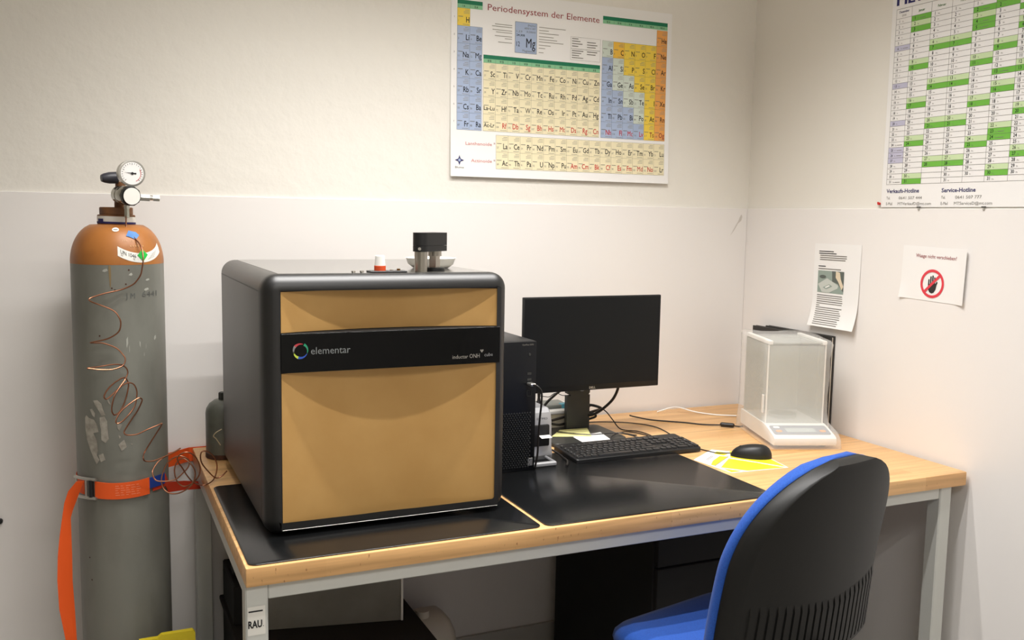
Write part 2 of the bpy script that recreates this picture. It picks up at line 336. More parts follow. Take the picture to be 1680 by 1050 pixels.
TORN = [[(-0.649, 1.0617), (-0.548, 1.0638), (-0.456, 1.0535), (-0.421, 1.0384), (-0.373, 1.0248), (-0.464, 1.0231), (-0.528, 1.0366), (-0.609, 1.0498)], [(-0.899, 1.015), (-0.859, 1.0216), (-0.775, 1.015), (-0.65, 1.0115), (-0.567, 0.9983), (-0.544, 0.9802), (-0.676, 0.9762), (-0.593, 0.9585), (-0.573, 0.931), (-0.605, 0.9185), (-0.538, 0.9067), (-0.613, 0.8939), (-0.683, 0.9086), (-0.787, 0.9352), (-0.866, 0.9588), (-0.9, 0.9859)], [(-0.506, 1.0184), (-0.399, 1.0218), (-0.339, 1.0081), (-0.333, 0.9807), (-0.318, 0.9623), (-0.392, 0.9516), (-0.482, 0.959), (-0.487, 0.9896), (-0.511, 1.0017)], [(-0.75, 1.0381), (-0.686, 1.0401), (-0.615, 1.0285), (-0.633, 1.0177), (-0.692, 1.0234)], [(-0.12, 0.9463), (0.005, 0.9591), (0.054, 0.9385), (-0.056, 0.9289)], [(-0.562, 0.9188), (-0.452, 0.9239), (-0.404, 0.9071), (-0.512, 0.9006)], [(-0.131, 1.0014), (-0.023, 0.9991), (-0.087, 0.9828), (-0.129, 0.9892)], [(-0.114, 0.9723), (-0.066, 0.9673), (-0.087, 0.9614)], [(0.137, 0.9468), (0.186, 0.9461), (0.168, 0.9417)], [(-0.337, 1.0658), (-0.299, 1.0658), (-0.253, 1.0521), (-0.29, 1.0537)]]
# ------------------------------------------------------------------ the room
RX0, RY0 = -4.8, -4.7
struct(MB().box(RX0, .1, RY0, .1, -.1, 0).build('floor', MAT['floor']))
struct(MB().box(RX0, .1, RY0, .1, CEIL, CEIL+.1).build('ceiling', MAT['ceiling']))
wall_back = struct(MB().box(RX0, 0, 0, .1, 0, CEIL).build('wall_back', MAT['plaster']))
wall_right = struct(MB().box(0, .1, RY0, .1, 0, CEIL).build('wall_right', MAT['plaster2']))
struct(MB().box(RX0-.1, RX0, RY0, .1, 0, CEIL).build('wall_left', MAT['plaster2']))
struct(MB().box(RX0, .1, RY0-.1, RY0, 0, CEIL).build('wall_front', MAT['plaster2']))
trim_b = struct(MB().rbox(RX0, -.0065, -.006, 0, .0, 1.5954, .0012, 1).build('trim_1', MAT['panel']))
struct(MB().rbox(-.006, 0, RY0, -.0, .0, 1.5954, .0012, 1).build('trim_2', MAT['panel']))
struct(MB().rbox(RX0, -.0065, -.02, -.006, .0, .105, .002, 1).build('baseboard_back', MAT['base']))
struct(MB().rbox(-.02, -.006, RY0, -.021, .0, .105, .002, 1).build('baseboard_right', MAT['base']))
# scuff of missing paint near the corner
sc = MB(); sc.flat = True
sc.poly(BACK, [(-.085, 1.490), (-.080, 1.497), (-.060, 1.530), (-.048, 1.548), (-.040, 1.566), (-.034, 1.574), (-.030, 1.566), (-.034, 1.550), (-.048, 1.540), (-.064, 1.515)], .0066)
sc.build('scuff', M('scuff', (206, 200, 192), .8), trim_b)

# ------------------------------------------------------------------ ceiling lamps, the rear one added as fill
for i, (lx, lys, k) in enumerate(LAMPS):
    ya, yb_ = lys[0]-.09, lys[-1]+.09
    t = thing('ceiling_lamp', ['long ceiling lamp with three tubes above the wooden table', 'unseen ceiling lamp with three tubes added as fill at the rear of the room'][i], 'lamp', (lx, (ya+yb_)/2, CEIL-.05), 0, 'ceiling lamps')
    hw = .75
    MB().rbox(lx-hw-.05, lx+hw+.05, ya, yb_, CEIL-.02, CEIL-.001, .004, 1).build('housing', MAT['lampwhite'], t)
    for ly in lys: MB().cyl((lx-hw, ly, CEIL-.034), (lx+hw, ly, CEIL-.034), .013, n=12).build('tube', MAT['tube_glow'], t)

# ------------------------------------------------------------------ work table
TX0, TX1, TY0, TY1, TZ = -2.02, -.02, -1.055, -.019, .85
t = thing('work_table', 'long beech topped work table with a light grey steel frame', 'table', ((TX0+TX1)/2, (TY0+TY1)/2, 0))
MB().rbox(TX0, TX1, TY0, TY1, TZ-.04, TZ, .003, 2).build('tabletop', MAT['wood'], t)
lg = {}
for x0, y0, nm in ((TX0, TY0+.013, 'fl'), (-.105, TY0+.013, 'fr'), (TX0, TY1-.055, 'bl'), (-.105, TY1-.055, 'br')):
    lg[nm] = MB().rbox(x0, x0+.045, y0, y0+.045, 0, TZ-.0402, .003, 1).build('leg', MAT['frame'], t)
    MB().rbox(x0+.002, x0+.043, y0+.002, y0+.043, 0, .02, .003, 1).build('leveling_foot', MAT['black'], lg[nm])
for y0 in (TY0+.016, TY1-.05):
    MB().rbox(TX0+.0455, -.1055, y0, y0+.03, TZ-.075, TZ-.0402, .002, 1).build('rail', MAT['frame'], t)
for x0 in (TX0+.003, -.098):
    MB().rbox(x0, x0+.035, TY0+.0585, TY1-.0555, TZ-.075, TZ-.0402, .002, 1).build('rail', MAT['frame'], t)
s = MB(); FR = lambda x, z, t_: (x, TY0+.013-t_, z)
s.flat = True
s.quad(FR, -2.016, -1.981, .705, .765, .0006, 0)
s.text('RAU', FR, -2.0150, .721, .0145, .0011, 1, bold=.035, width=.0275)
s.quad(FR, -1.986, -1.9845, .722, .7235, .0011, 1)
s.quad(FR, -2.014, -1.986, .7535, .7565, .0011, 1)
o = s.build('sticker', mm('label', 'ink'), lg['fl']); o['label'] = 'small white sticker reading RAU'

# ------------------------------------------------------------------ desk mats
for x0, x1, lab in ((-2.013, -1.363, 'black desk mat under the large black and gold analyser'), (-1.352, -.694, 'black desk mat in front of the keyboard')):
    s = MB(); pts = rrect(x0, x1, -1.046, -.46, .018)
    s.loft([[(x, y, TZ+.0002) for x, y in pts], [(x, y, TZ+.0025) for x, y in pts], [(x+(.001 if x < (x0+x1)/2 else -.001), y+(.001 if y < -.75 else -.001), TZ+.0032) for x, y in pts]])
    tag(s.build('desk_mat', MAT['mat']), lab, 'desk mat', 'black desk mats')
MZ = TZ+.0032

# ------------------------------------------------------------------ analyser
IX0, IX1, IY0, IY1, IZ0, IZ1 = -1.957, -1.394, -.905, -.24, MZ+.0012, 1.42
ixc = (IX0+IX1)/2
t = thing('elemental_analyser', 'large black bench analyser with curved gold front panels', 'analyser', (ixc, (IY0+IY1)/2, MZ))
def loopI(ins, y, r): return [(x, y, z) for x, z in rrect(IX0+ins, IX1-ins, IZ0+ins, IZ1-ins, max(r-ins, .002), 8)]
s = MB(); s.loft([loopI(.008, IY1, .036), loopI(.002, IY1-.003, .036), loopI(0, IY1-.008, .036), loopI(0, -.862, .036)], 0)
body = s.build('body', MAT['grey_side'], t)
MB().box(IX0-.0004, IX0+.001, -.862, IY1-.012, 1.382, 1.3845).build('seam', MAT['black'], body)
# front frame: rounded ring
PX0, PX1, PZ0, PZ1 = -1.920, -1.415, .868, 1.386
def ringin(y, g=0): return [(x, y, z) for x, z in rrect(PX0-g, PX1+g, PZ0-g, PZ1+g, .002, 8)]
R_ = .030
loops = [loopI(.004, -.8615, .036), loopI(-.0006, -.8605, .036)]
for k in range(0, 7):
    a = math.radians(90*k/6)
    loops.append(loopI(-.0006+R_*(1-math.cos(a)) , -.875-R_*math.sin(a), .036))
loops += [ringin(IY0, .002), ringin(IY0+.001), ringin(-.8618)]
MB().loft(loops, caps=(False, False)).build('front_frame', MAT['frameblk'], t)
MB().box(PX0-.0, PX1+.0, -.8616, -.8606, PZ0, PZ1).build('front_backing', MAT['black'], t)
def concave(z0, z1, depth=.043):
    s = MB(); n = 40; w = (PX1-PX0)/2; a = []; b = []
    for i in range(n+1):
        u = -1+2*i/n; a.append((ixc_p+u*(w-.0015), IY0+.0035+depth*(1-u*u)))
    # keep the hollow inside the body: ring of front curve, back curve
    lo = [(x, y, z0) for x, y in a]+[(x, min(y+.002, -.8617), z0) for x, y in reversed(a)]
    hi = [(x, y, z1) for x, y in a]+[(x, min(y+.002, -.8617), z1) for x, y in reversed(a)]
    return s.loft([lo, hi])
ixc_p = (PX0+PX1)/2
BZ0, BZ1 = 1.211, 1.2955
concave(BZ1+.0015, PZ1-.002, .037).build('upper_panel', MAT['gold'], t)
concave(PZ0+.003, BZ0-.0015, .037).build('lower_panel', MAT['gold'], t)
strip = MB().rbox(PX0+.0005, PX1-.0005, IY0-.001, IY0-.0004, BZ0+.0005, BZ1-.0008, .0001, 1).build('display_strip', MAT['glassblk'], t)
MB().box(PX0+.0005, PX1-.0005, IY0-.0003, -.8622, BZ0, BZ1).build('strip_housing', MAT['blackmat'], t)
MB().rbox(PX0, PX1, IY0-.0008, IY0+.004, PZ0-.0020, PZ0-.0006, .0002, 1).build('bottom_trim', MAT['silver'], t)
FS = lambda x, z, tt: (x, IY0-.001-tt, z)
s = MB(); s.flat = True
lx, lz = -1.8785, 1.2580
for k, (c0, c1, mi) in enumerate(((140, 70, 0), (62, -20, 1), (-25, -110, 2), (250, 185, 3), (205, 140, 4))):
    pts_o, pts_i = [], []
    for i in range(11):
        u = i/10; a = math.radians(c0+(c1-c0)*u); wv = .0012+.0044*(1-u) if mi in (0, 1, 3) else .0012+.0044*u
        ro = .0155+(.0025*(1-u) if mi in (0, 1, 3) else .0025*u)
        pts_o.append((lx+ro*math.cos(a), lz+ro*math.sin(a))); pts_i.append((lx+(ro-wv)*math.cos(a), lz+(ro-wv)*math.sin(a)))
    for i in range(10): s.add([FS(*pts_o[i], .0004), FS(*pts_o[i+1], .0004), FS(*pts_i[i+1], .0004), FS(*pts_i[i], .0004)], [(0, 1, 2, 3)], mi)
o = s.build('swirl_logo', mm('lg_red', 'lg_green', 'lg_blue', 'lg_lime', 'lg_grey'), strip); o['label'] = 'swirl logo of five coloured strokes'
s = MB(); s.flat = True
s.text('elementar', FS, -1.8565, 1.2495, .0155, .0004, 5, width=.086)
o = s.build('name_lettering', mm('lg_red', 'lg_green', 'lg_blue', 'lg_lime', 'lg_grey', 'lg_text'), strip); o['label'] = 'grey elementar lettering'
s = MB(); s.flat = True
s.text('inductar', FS, -1.5330, 1.2245, .0085, .0004, 6, width=.038)
s.text('ONH', FS, -1.4910, 1.2245, .0095, .0004, 6, width=.025)
s.text('cube', FS, -1.4540, 1.2270, .0080, .0004, 4, width=.021)
for dx in (-.0022, .0022): s.poly(FS, [(-1.4605+dx+.0019*math.cos(a*.6283), 1.2415+.0019*math.sin(a*.6283)) for a in range(10)], .0004, 6)
s.poly(FS, [(-1.4643, 1.2405), (-1.4605, 1.2360), (-1.4567, 1.2405)], .0004, 6)
o = s.build('model_lettering', mm('lg_red', 'lg_green', 'lg_blue', 'lg_lime', 'lg_grey', 'lg_text', 'silver'), strip); o['label'] = 'small inductar ONH cube lettering'
# top surface plate and loading mechanism
top = MB().rbox(IX0+.040, IX1-.040, -.868, IY1-.014, IZ1-.0004, IZ1+.0008, .0003, 1).build('top_plate', M('top_lacquer', (112, 110, 105), .13, .6), t)
cxm, cym = -1.592, -.852
s = MB(); s.lathe([(.0150, IZ1+.0009), (.0150, 1.467)], (cxm, cym), 24)
s.build('lift_column', MAT['steel'], t)
ad = Vector((.79, .61)); an = Vector((-ad.y, ad.x)); L = .082
pts = []
for i in range(13): 
    a = math.radians(90+180*i/12); pts.append(Vector((cxm, cym))+ad*(.0185*math.cos(a))+an*(.0185*math.sin(a)))
pts += [Vector((cxm, cym))+ad*L-an*.0185, Vector((cxm, cym))+ad*L+an*.0185]
s = MB(); s.loft([[(p.x, p.y, z) for p in pts] for z in (1.4675, 1.4805)])
s.loft([[(p.x, p.y, z) for p in pts] for z in (1.481, 1.5105)])
arm = s.build('lift_arm', MAT['black'], t)
q = Vector((cxm, cym))+ad*.058
MB().cyl((q.x, q.y, 1.4560), (q.x, q.y, 1.4673), .016, n=20).build('collar', MAT['steel'], t)
s = MB(); 
c = [q+ad*a*.009+an*b*.009 for a, b in ((-1, -1), (1, -1), (1, 1), (-1, 1))]
s.loft([[(p.x, p.y, z) for p in c] for z in (IZ1+.009, 1.4558)])
s.build('sample_holder', MAT['steel'], t)
MB().cyl((q.x, q.y, IZ1+.0009), (q.x, q.y, IZ1+.0088), .024, n=24).build('inlet_ring', MAT['black'], t)
MB().cyl((cxm-.010, cym-.0185, 1.474), (cxm-.010, cym-.0205, 1.474), .0035, n=12).build('screw', MAT['silver'], t)

# things lying on the analyser
IT = IZ1+.0009
s = MB(); s.lathe([(.022, IT), (.044, IT+.001), (.056, IT+.010), (.061, IT+.0235), (.0625, IT+.025), (.0605, IT+.0255), (.055, IT+.011), (.040, IT+.004), (.0, IT+.0035)], (-1.515, -.700), 40, caps=(True, False))
tag(s.build('evaporating_dish', MAT['ceram']), 'shallow white ceramic dish on top of the analyser', 'dish')
t2 = thing('tool_tray', 'flat black plate on the analyser top under the capped vial', 'tray', (-1.672, -.850, IT))
MB().rbox(-1.715, -1.629, -.868, -.832, IT, IT+.0035, .001, 1).build('plate', MAT['black'], t2)
MB().cyl((-1.643, -.845, IT+.0036), (-1.643, -.845, IT+.0075), .004, n=12).build('screw', MAT['brass'], t2)
MB().cyl((-1.660, -.845, IT+.0036), (-1.660, -.845, IT+.0055), .0035, n=12).build('knob', MAT['silver'], t2)
t2 = thing('sample_vial', 'small vial with tapered white cap and orange base', 'vial', (-1.688, -.850, IT+.0036))
MB().lathe([(.0130, IT+.0036), (.0130, IT+.0145), (.0126, IT+.015)], (-1.688, -.850), 24).build('base', MAT['orangedk'], t2)
MB().lathe([(.0122, IT+.0151), (.0105, IT+.0365), (.0095, IT+.0375)], (-1.688, -.850), 24).build('cap', MAT['white'], t2)
for k, dx in enumerate((0, .020)):
    s = MB(); s.lathe([(.0035, IT), (.0048, IT+.002), (.0040, IT+.0042)], (-1.752+dx, -.862+.004*k), 12)
    tag(s.build('crucible', MAT['steel']), ['tiny metal crucible at the front edge of the analyser top, left', 'tiny metal crucible at the front edge of the analyser top, beside the black plate'][k], 'crucible', 'tiny crucibles on the analyser')

# ------------------------------------------------------------------ large gas cylinder
GX, GY, GR = -2.215, -.200, .1145
def dome_r(z): return GR if z <= 1.413 else .046+(GR-.046)*math.sqrt(max(0, 1-((z-1.413)/.102)**2))
def onC(a, z, off=.0006, r=None):
    rr = (dome_r(z) if r is None else r)+off
    return (GX+rr*math.sin(a), GY-rr*math.cos(a), z)
t = thing('gas_cylinder', 'tall grey gas cylinder with brown shoulder and stickers', 'gas cylinder', (GX, GY, 0))
s = MB(); s.lathe([(.098, 0), (.108, .004), (GR, .02)]+[(GR, .02+1.391*i/12) for i in range(1, 13)], (GX, GY), 64, caps=(True, False))
body = s.build('body', MAT['cylgrey'], t)
zs = [1.411+.1*i/14 for i in range(15)]
s = MB(); s.lathe([(dome_r(z)+.0002, z) for z in zs]+[(.046, 1.5125)], (GX, GY), 64, caps=(False, True)); sh = s.build('shoulder', MAT['brown'], t)
MB().lathe([(.046, 1.5115), (.0465, 1.5125), (.0465, 1.5355), (.044, 1.5375)], (GX, GY), 40).build('neck_ring', MAT['brown2'], t)
MB().lathe([(.0400, 1.5376), (.0410, 1.5385), (.0410, 1.5550), (.039, 1.5570)], (GX, GY), 40).build('neck_ring', MAT['brown2'], t)
tp = MB()
def band(s, z0, z1, a0, a1, r, m, n=40, tilt=0):
    lo = [(GX+r*math.sin(a0+(a1-a0)*i/n), GY-r*math.cos(a0+(a1-a0)*i/n)) for i in range(n+1)]
    s.add([(x, y, z0+tilt*math.sin(6.28*i/n)) for i, (x, y) in enumerate(lo)]+[(x, y, z1+tilt*math.sin(6.28*i/n)) for i, (x, y) in enumerate(lo)], [(i, i+1, n+2+i, n+1+i) for i in range(n)], m)
tp.flat = True
band(tp, 1.514, 1.533, -3.14, 3.14, .0470, 0, tilt=.001); band(tp, 1.514, 1.519, -3.14, 3.14, .0474, 1, tilt=.001); band(tp, 1.517, 1.527, -1.2, -.75, .0476, 1)
tp.build('tape', mm('label', 'inkblue'), t)
# cylinder valve
MB().lathe([(.016, 1.5571), (.016, 1.575), (.0125, 1.578), (.0125, 1.622), (.009, 1.624)], (GX+.012, GY), 20).build('valve', MAT['brown2'], t)
s = MB(); s.cyl((GX+.008, GY-.010, 1.634), (GX-.034, GY-.022, 1.631), .013, n=16, prof=[(.010, 0), (.0155, .12), (.015, .55), (.012, .85), (.009, 1)])
s.build('valve_handwheel', M('handwheel', (52, 52, 60), .4), t)
# stickers
s = MB(); s.flat = True
U = lambda a, v, off: onC(a, v, off)
def arcband(s, a0, a1, zf, h, off, m, n=24):
    lo = [onC(a0+(a1-a0)*i/n, zf(a0+(a1-a0)*i/n), off) for i in range(n+1)]; md = [onC(a0+(a1-a0)*i/n, zf(a0+(a1-a0)*i/n)+h/2, off) for i in range(n+1)]; hi = [onC(a0+(a1-a0)*i/n, zf(a0+(a1-a0)*i/n)+h, off) for i in range(n+1)]
    s.add(lo+md+hi, [(k*(n+1)+i, k*(n+1)+i+1, (k+1)*(n+1)+i+1, (k+1)*(n+1)+i) for k in (0, 1) for i in range(n)], m)
zf = lambda a: 1.4165+.020*((a-.50)/.55)**2
arcband(s, -.02, 1.12, zf, .024, .0009, 0)
gz = lambda a, v, off: onC(a, zf(a)+v, off)
s.text('UN 1046', gz, .04, .0105, .0095, .0014, 1, width=.33)
for k in range(2): s.quad(gz, .05, .34, .0045+.0024*k, .0056+.0024*k, .0014, 2)
for k in range(4): s.quad(gz, .66+.04*k, .86+.03*k, .006+.003*k, .0068+.003*k, .0014, 2)
s.build('hazard_label', mm('label', 'ink', 'inkgrey'), sh)
s = MB(); s.flat = True
dm = [(.40, .0185), (.53, .0340), (.66, .0185), (.53, .0030)]
n = 6
grid = []
for i in range(n+1):
    for j in range(n+1):
        u, v = i/n, j/n
        a = dm[0][0]+(dm[1][0]-dm[0][0])*u+(dm[3][0]-dm[0][0])*v; z = dm[0][1]+(dm[1][1]-dm[0][1])*u+(dm[3][1]-dm[0][1])*v
        grid.append(onC(a, zf(a)+z, .0019))
s.add(grid, [(i*(n+1)+j, (i+1)*(n+1)+j, (i+1)*(n+1)+j+1, i*(n+1)+j+1) for i in range(n) for j in range(n)])
for k in range(2): s.quad(gz, .50, .56, .0235-.003*k, .0250-.003*k, .0026, 1)
s.build('gas_diamond', mm('gdiamond', 'ink'), sh)
s = MB(); s.flat = True
s.poly(lambda a, v, off: onC(a, v, off), [(-.06+.10*math.cos(i*.3927), 1.500+.0052*math.sin(i*.3927)) for i in range(16)], .0016, 0)
s.quad(U, -.12, .0, 1.4995, 1.5008, .0024, 1)
s.build('oval_sticker', mm('label', 'inkgrey'), sh)
s = MB(); s.flat = True
s.poly(U, [(.20, 1.484), (.30, 1.498), (.50, 1.494), (.56, 1.486), (.46, 1.478), (.40, 1.4765), (.28, 1.482)], .0022, 0)
s.build('blue_sticker', MAT['bsticker'], sh)
s = MB(); s.flat = True
for k in range(10):
    a = .10+.045*k
    if k in (3, 6): continue
    s.quad(U, a, a+.014, 1.4705-.001*k*.2, 1.4745-.001*k*.2, .0012, 0)
for k in range(6): s.quad(U, .26+.06*k, .285+.06*k, 1.457, 1.4605, .0012, 0)
s.build('stamped_marks', M('stamp_pale', (196, 150, 96), .5), sh)
for pl in TORN:
    s = MB(); s.flat = True; s.poly(U, pl, .0008); s.build('torn_label', MAT['torn'], body)
SCR = M('paint_scratch', (168, 168, 158), .6)
for a, z, w, h, sk in ((.11, 1.205, .010, .022, .03), (.17, 1.190, .012, .016, .0), (.42, 1.200, .010, .014, -.03), (.55, 1.195, .008, .012, .0), (.80, 1.215, .05, .010, .02), (.50, 1.175, .012, .008, .0), (.58, 1.345, .10, .006, .03), (-.30, 1.395, .10, .007, .02), (.25, 1.385, .12, .006, -.03), (.62, 1.370, .09, .005, .02)):
    s = MB(); s.flat = True; s.poly(U, [(a-w/2, z), (a, z-h*.35), (a+w/2+sk, z+h*.2), (a+w*.3+sk, z+h), (a-w*.2, z+h*.7)], .0005); s.build('scratch', SCR, body)
s = MB(); s.flat = True; s.poly(U, [(-.22, 1.410), (-.17, 1.408), (-.165, 1.385), (-.18, 1.352), (-.20, 1.358), (-.215, 1.388)], .0005); s.build('rust_streak', M('rust_stain', (132, 112, 78), .7), body)
for a, z in ((-.16, 1.352), (-.10, 1.347), (.13, 1.362), (.20, 1.398), (-.45, 1.23), (-.9, .64), (-.85, .58)):
    s = MB(); s.flat = True; s.poly(U, [(a+.020*math.cos(i*1.05), z+.0024*math.sin(i*1.05)) for i in range(6)], .0005); s.build('chip', MAT['rust'], body)
s = MB(); s.flat = True
mk = lambda a, v, off: onC(a, v, off, GR)
s.text('J M', mk, .12, 1.325, .014, .0007, width=.20); s.text('6441', mk, .48, 1.328, .014, .0007, width=.42)
s.build('marker_writing', M('marker', (92, 94, 90), .6), body)

# ------------------------------------------------------------------ pressure regulator
t = thing('pressure_regulator', 'chrome pressure regulator with round white gauge on the cylinder valve', 'regulator', (-2.19, -.26, 1.56))
CH = M('chrome', (186, 184, 176), .2, 1.0)
fd = Vector((.36, -.93, -.06)).normalized()      # the way gauge and knob face
kc = Vector((-2.184, -.287, 1.586))
s = MB(); s.cyl(kc-fd*.075, kc-fd*.004, .024, n=28, prof=[(.012, 0), (.014, .12), (.0225, .17), (.0225, .42), (.0195, .45), (.0195, .55), (.0245, .6), (.0245, .9), (.021, 1)])
s.build('body', CH, t)
kn = MB().cyl(kc-fd*.0038, kc+fd*.012, .0255, n=10, prof=[(.0235, 0), (.0255, .1), (.0255, .85), (.0235, 1)]).build('adjusting_knob', MAT['black'], t)
cp = MB().cyl(kc+fd*.0121, kc+fd*.0132, .0215, n=28).build('knob_cap', MAT['ceram'], kn)
gc = Vector((-2.178, -.285, 1.6435)); fd = Vector((.26, -.965, -.05)).normalized()
gg = MB().cyl(gc-fd*.026, gc+fd*.004, .032, n=36, prof=[(.026, 0), (.031, .08), (.031, .7), (.0335, .75), (.0335, .97), (.0300, 1)]).build('gauge', MAT['silver'], t)
e1 = Vector((0, 0, 1)).cross(fd).normalized(); e2 = fd.cross(e1)
if e1.x < 0: e1 = -e1
e2 = fd.cross(e1)
if e2.z < 0: e2 = -e2
gl = lambda x, y, tt: tuple(gc+fd*(.0042+tt)+e1*x+e2*y)
s = MB(); s.flat = True; s.poly(gl, [(.0285*math.cos(i*.2094), .0285*math.sin(i*.2094)) for i in range(30)], 0, 0)
for i in range(21):
    a = math.radians(225-270*i/20); r0 = .0215 if i % 5 == 0 else .0235; w = .0006
    p = [(r0*math.cos(a)-w*math.sin(a), r0*math.sin(a)+w*math.cos(a)), (.0262*math.cos(a)-w*math.sin(a), .0262*math.sin(a)+w*math.cos(a)), (.0262*math.cos(a)+w*math.sin(a), .0262*math.sin(a)-w*math.cos(a)), (r0*math.cos(a)+w*math.sin(a), r0*math.sin(a)-w*math.cos(a))]
    s.poly(gl, p, .0006, 1)
for i in range(14):
    a0, a1 = math.radians(30-95*i/14), math.radians(30-95*(i+1)/14)
    s.poly(gl, [(.0205*math.cos(a0), .0205*math.sin(a0)), (.0222*math.cos(a0), .0222*math.sin(a0)), (.0222*math.cos(a1), .0222*math.sin(a1)), (.0205*math.cos(a1), .0205*math.sin(a1))], .0006, 2)
s.build('dial', mm('paper', 'ink', 'inkpink'), gg)
s = MB(); s.flat = True; s.poly(gl, [(-.021, .0022), (.003, -.0012), (.010, -.0022), (.010, .0018), (.003, .0016)], .0012, 0); s.poly(gl, [(.0035*math.cos(i*.628), .0035*math.sin(i*.628)) for i in range(10)], .0016, 0)
s.build('needle', MAT['ink'], gg)
MB().cyl((-2.180, -.268, 1.606), (-2.179, -.272, 1.6145), .007, n=6).build('gauge_stem', MAT['brass'], t)
oc = Vector((-2.163, -.262, 1.583)); od = Vector((1, -.05, -.03)).normalized()
s = MB(); s.cyl(oc, oc+od*.028, .0095, n=6); s.cyl(oc+od*.0282, oc+od*.036, .006, n=12); s.cyl(oc+od*.0362, oc+od*.052, .0085, n=6)
s.build('outlet_fitting', CH, t)
s = MB(); s.cyl((-2.191, -.258, 1.568), (-2.191, -.258, 1.553), .008, n=6); s.cyl((-2.191, -.258, 1.5528), (-2.191, -.259, 1.530), .0068, n=6)
s.build('lower_fitting', CH, t)
MB().cyl((-2.205, -.2135, 1.588), (-2.197, -.224, 1.588), .011, n=12).build('inlet_nut', MAT['silver'], t)

# ------------------------------------------------------------------ copper tube
tag(MB().tube(TUBE_PATH, .0018, 8, sub=4).build('copper_tube', MAT['copper']), 'thin coiled copper tube running from the regulator towards the analyser', 'tube')

# ------------------------------------------------------------------ strap
t = thing('tie_down_strap', 'orange lashing strap with metal buckle tying the gas cylinder to the table', 'strap', (GX, GY-.12, .25))
SZ0, SZ1 = .809, .851
def ribbon(path, z0, z1, th=.0016, m=0, s=None):
    s = s or MB(); P = [Vector(p) for p in path]; lo = []
    for i, p in enumerate(P):
        d = (P[min(i+1, len(P)-1)]-P[max(i-1, 0)]).normalized(); n = Vector((d.y, -d.x)); lo.append((p, n))
    loops = []
    for i, (p, n) in enumerate(lo):
        za, zb = (z0, z1) if not callable(z0) else (z0(i), z1(i))
        a, b = p, p+n*th
        loops.append([(a.x, a.y, za), (b.x, b.y, za), (b.x, b.y, zb), (a.x, a.y, zb)])
    return s.loft(loops, m)
rr = GR+.0010
circ = lambda a, r=rr: (GX+r*math.sin(a), GY-r*math.cos(a))
# from the buckle round the back of the cylinder, over to the rear table leg and back along the front
path = [circ(-1.05-(math.pi*1.0)*i/24) for i in range(25)]
path = [circ(-1.00-i*.11) for i in range(20)]+[(-2.125, -.0880), (-2.07, -.048), (-2.03, -.0150), (-1.96, -.0135)]
ribbon(path, SZ0, SZ1, -.0016).build('webbing', MAT['orange'], t)
path = [circ(1.25, rr), (-2.06, -.168), (-2.0, -.112), (-1.974, -.095)]
path = [circ(.62+i*.09, rr) for i in range(8)]+[(-2.06, -.188), (-2.03, -.150), (-1.99, -.110), (-1.973, -.082)]
ribbon(path, lambda i: SZ0-.012*max(0, i-5), lambda i: SZ0+.034-.0145*max(0, i-5), .0016).build('webbing', M('orange_webbing_shaded', (206, 60, 28), .65, bump=(500, .3, .0006)), t)  # front run: shade painted in with a darker copy of the webbing colour
path = [circ(-.64+i*.05, rr+.004) for i in range(24)]
ribbon(path, lambda i: SZ0-.003-.003*math.sin(i/23*3.14), lambda i: SZ1-.001-.004*math.sin(i/23*3.14), .0022).build('label_flap', MAT['orange'], t)
s = MB(); s.flat = True
for k in range(5):
    for j in range(5): 
        a = -.20+.105*j; s.quad(lambda a_, z, off: onC(a_, z, off, rr+.0064), a, a+.09-.02*((j+k) % 3), .8135+.006*k, .8150+.006*k, .0004, 0)
s.build('flap_print', M('print_orange', (250, 150, 110), .6), t)
path = [circ(.50+i*.05, rr+.0022) for i in range(11)]
ribbon(path, SZ0+.010, SZ1-.003, .0016).build('blue_webbing', MAT['bluew'], t)
# hanging tail
s = MB(); loops = []
for (l, r) in zip(TAIL_L, TAIL_R):
    l, r = Vector(l), Vector(r); loops.append([tuple(l), tuple(r), tuple(r+Vector((.0006, .0016, 0))), tuple(l+Vector((.0006, .0016, 0)))])
tail = s.loft(loops).build('tail', MAT['orange'], t, smooth=60)
# cam buckle
bz0, bz1 = .800, .862
def bk(a, off): p = circ(a, rr+off); return Vector((p[0], p[1], 0))
s = MB()
for z in (bz0+.006, bz1-.006):
    s.tube([bk(-1.18, .014)+Vector((0, 0, z)), bk(-1.0, .012)+Vector((0, 0, z)), bk(-.80, .011)+Vector((0, 0, z)), bk(-.58, .010)+Vector((0, 0, z))], .0042, 8)
s.cyl(bk(-1.12, .013)+Vector((0, 0, bz0+.004)), bk(-1.12, .013)+Vector((0, 0, bz1-.004)), .003, n=10)
s.cyl(bk(-.82, .0115)+Vector((0, 0, bz0+.004)), bk(-.82, .0115)+Vector((0, 0, bz1-.004)), .003, n=10)
bko = s.build('buckle', MAT['silver'], t)
MB().cyl(bk(-.71, .009)+Vector((0, 0, bz0+.009)), bk(-.71, .009)+Vector((0, 0, bz1-.009)), .006, n=12).build('cam', MAT['black'], bko)

# ------------------------------------------------------------------ yellow panel by the cylinder foot
t = thing('yellow_panel', 'yellow plastic panel standing in front of the cylinder foot', 'panel', (-2.10, -.385, 0))
s = MB(); pr = [(-2.195, 0), (-2.057, 0), (-2.057, .444), (-2.063, .452), (-2.140, .452), (-2.150, .4445), (-2.195, .4445)]
s.prism(pr, lambda x, z, tt: (x, -.39-tt*1.0, z), -.008, .008); s.build('panel', MAT['yellow'], t)
s = MB(); pr = [(-2.185, 0), (-2.050, 0), (-2.055, .36), (-2.18, .35)]
s.prism(pr, lambda x, z, tt: (x, -.335-tt-.14*(z/.33-1)*-.25, z), -.004, .004); s.build('rear_leaf', MAT['yellow'], t)

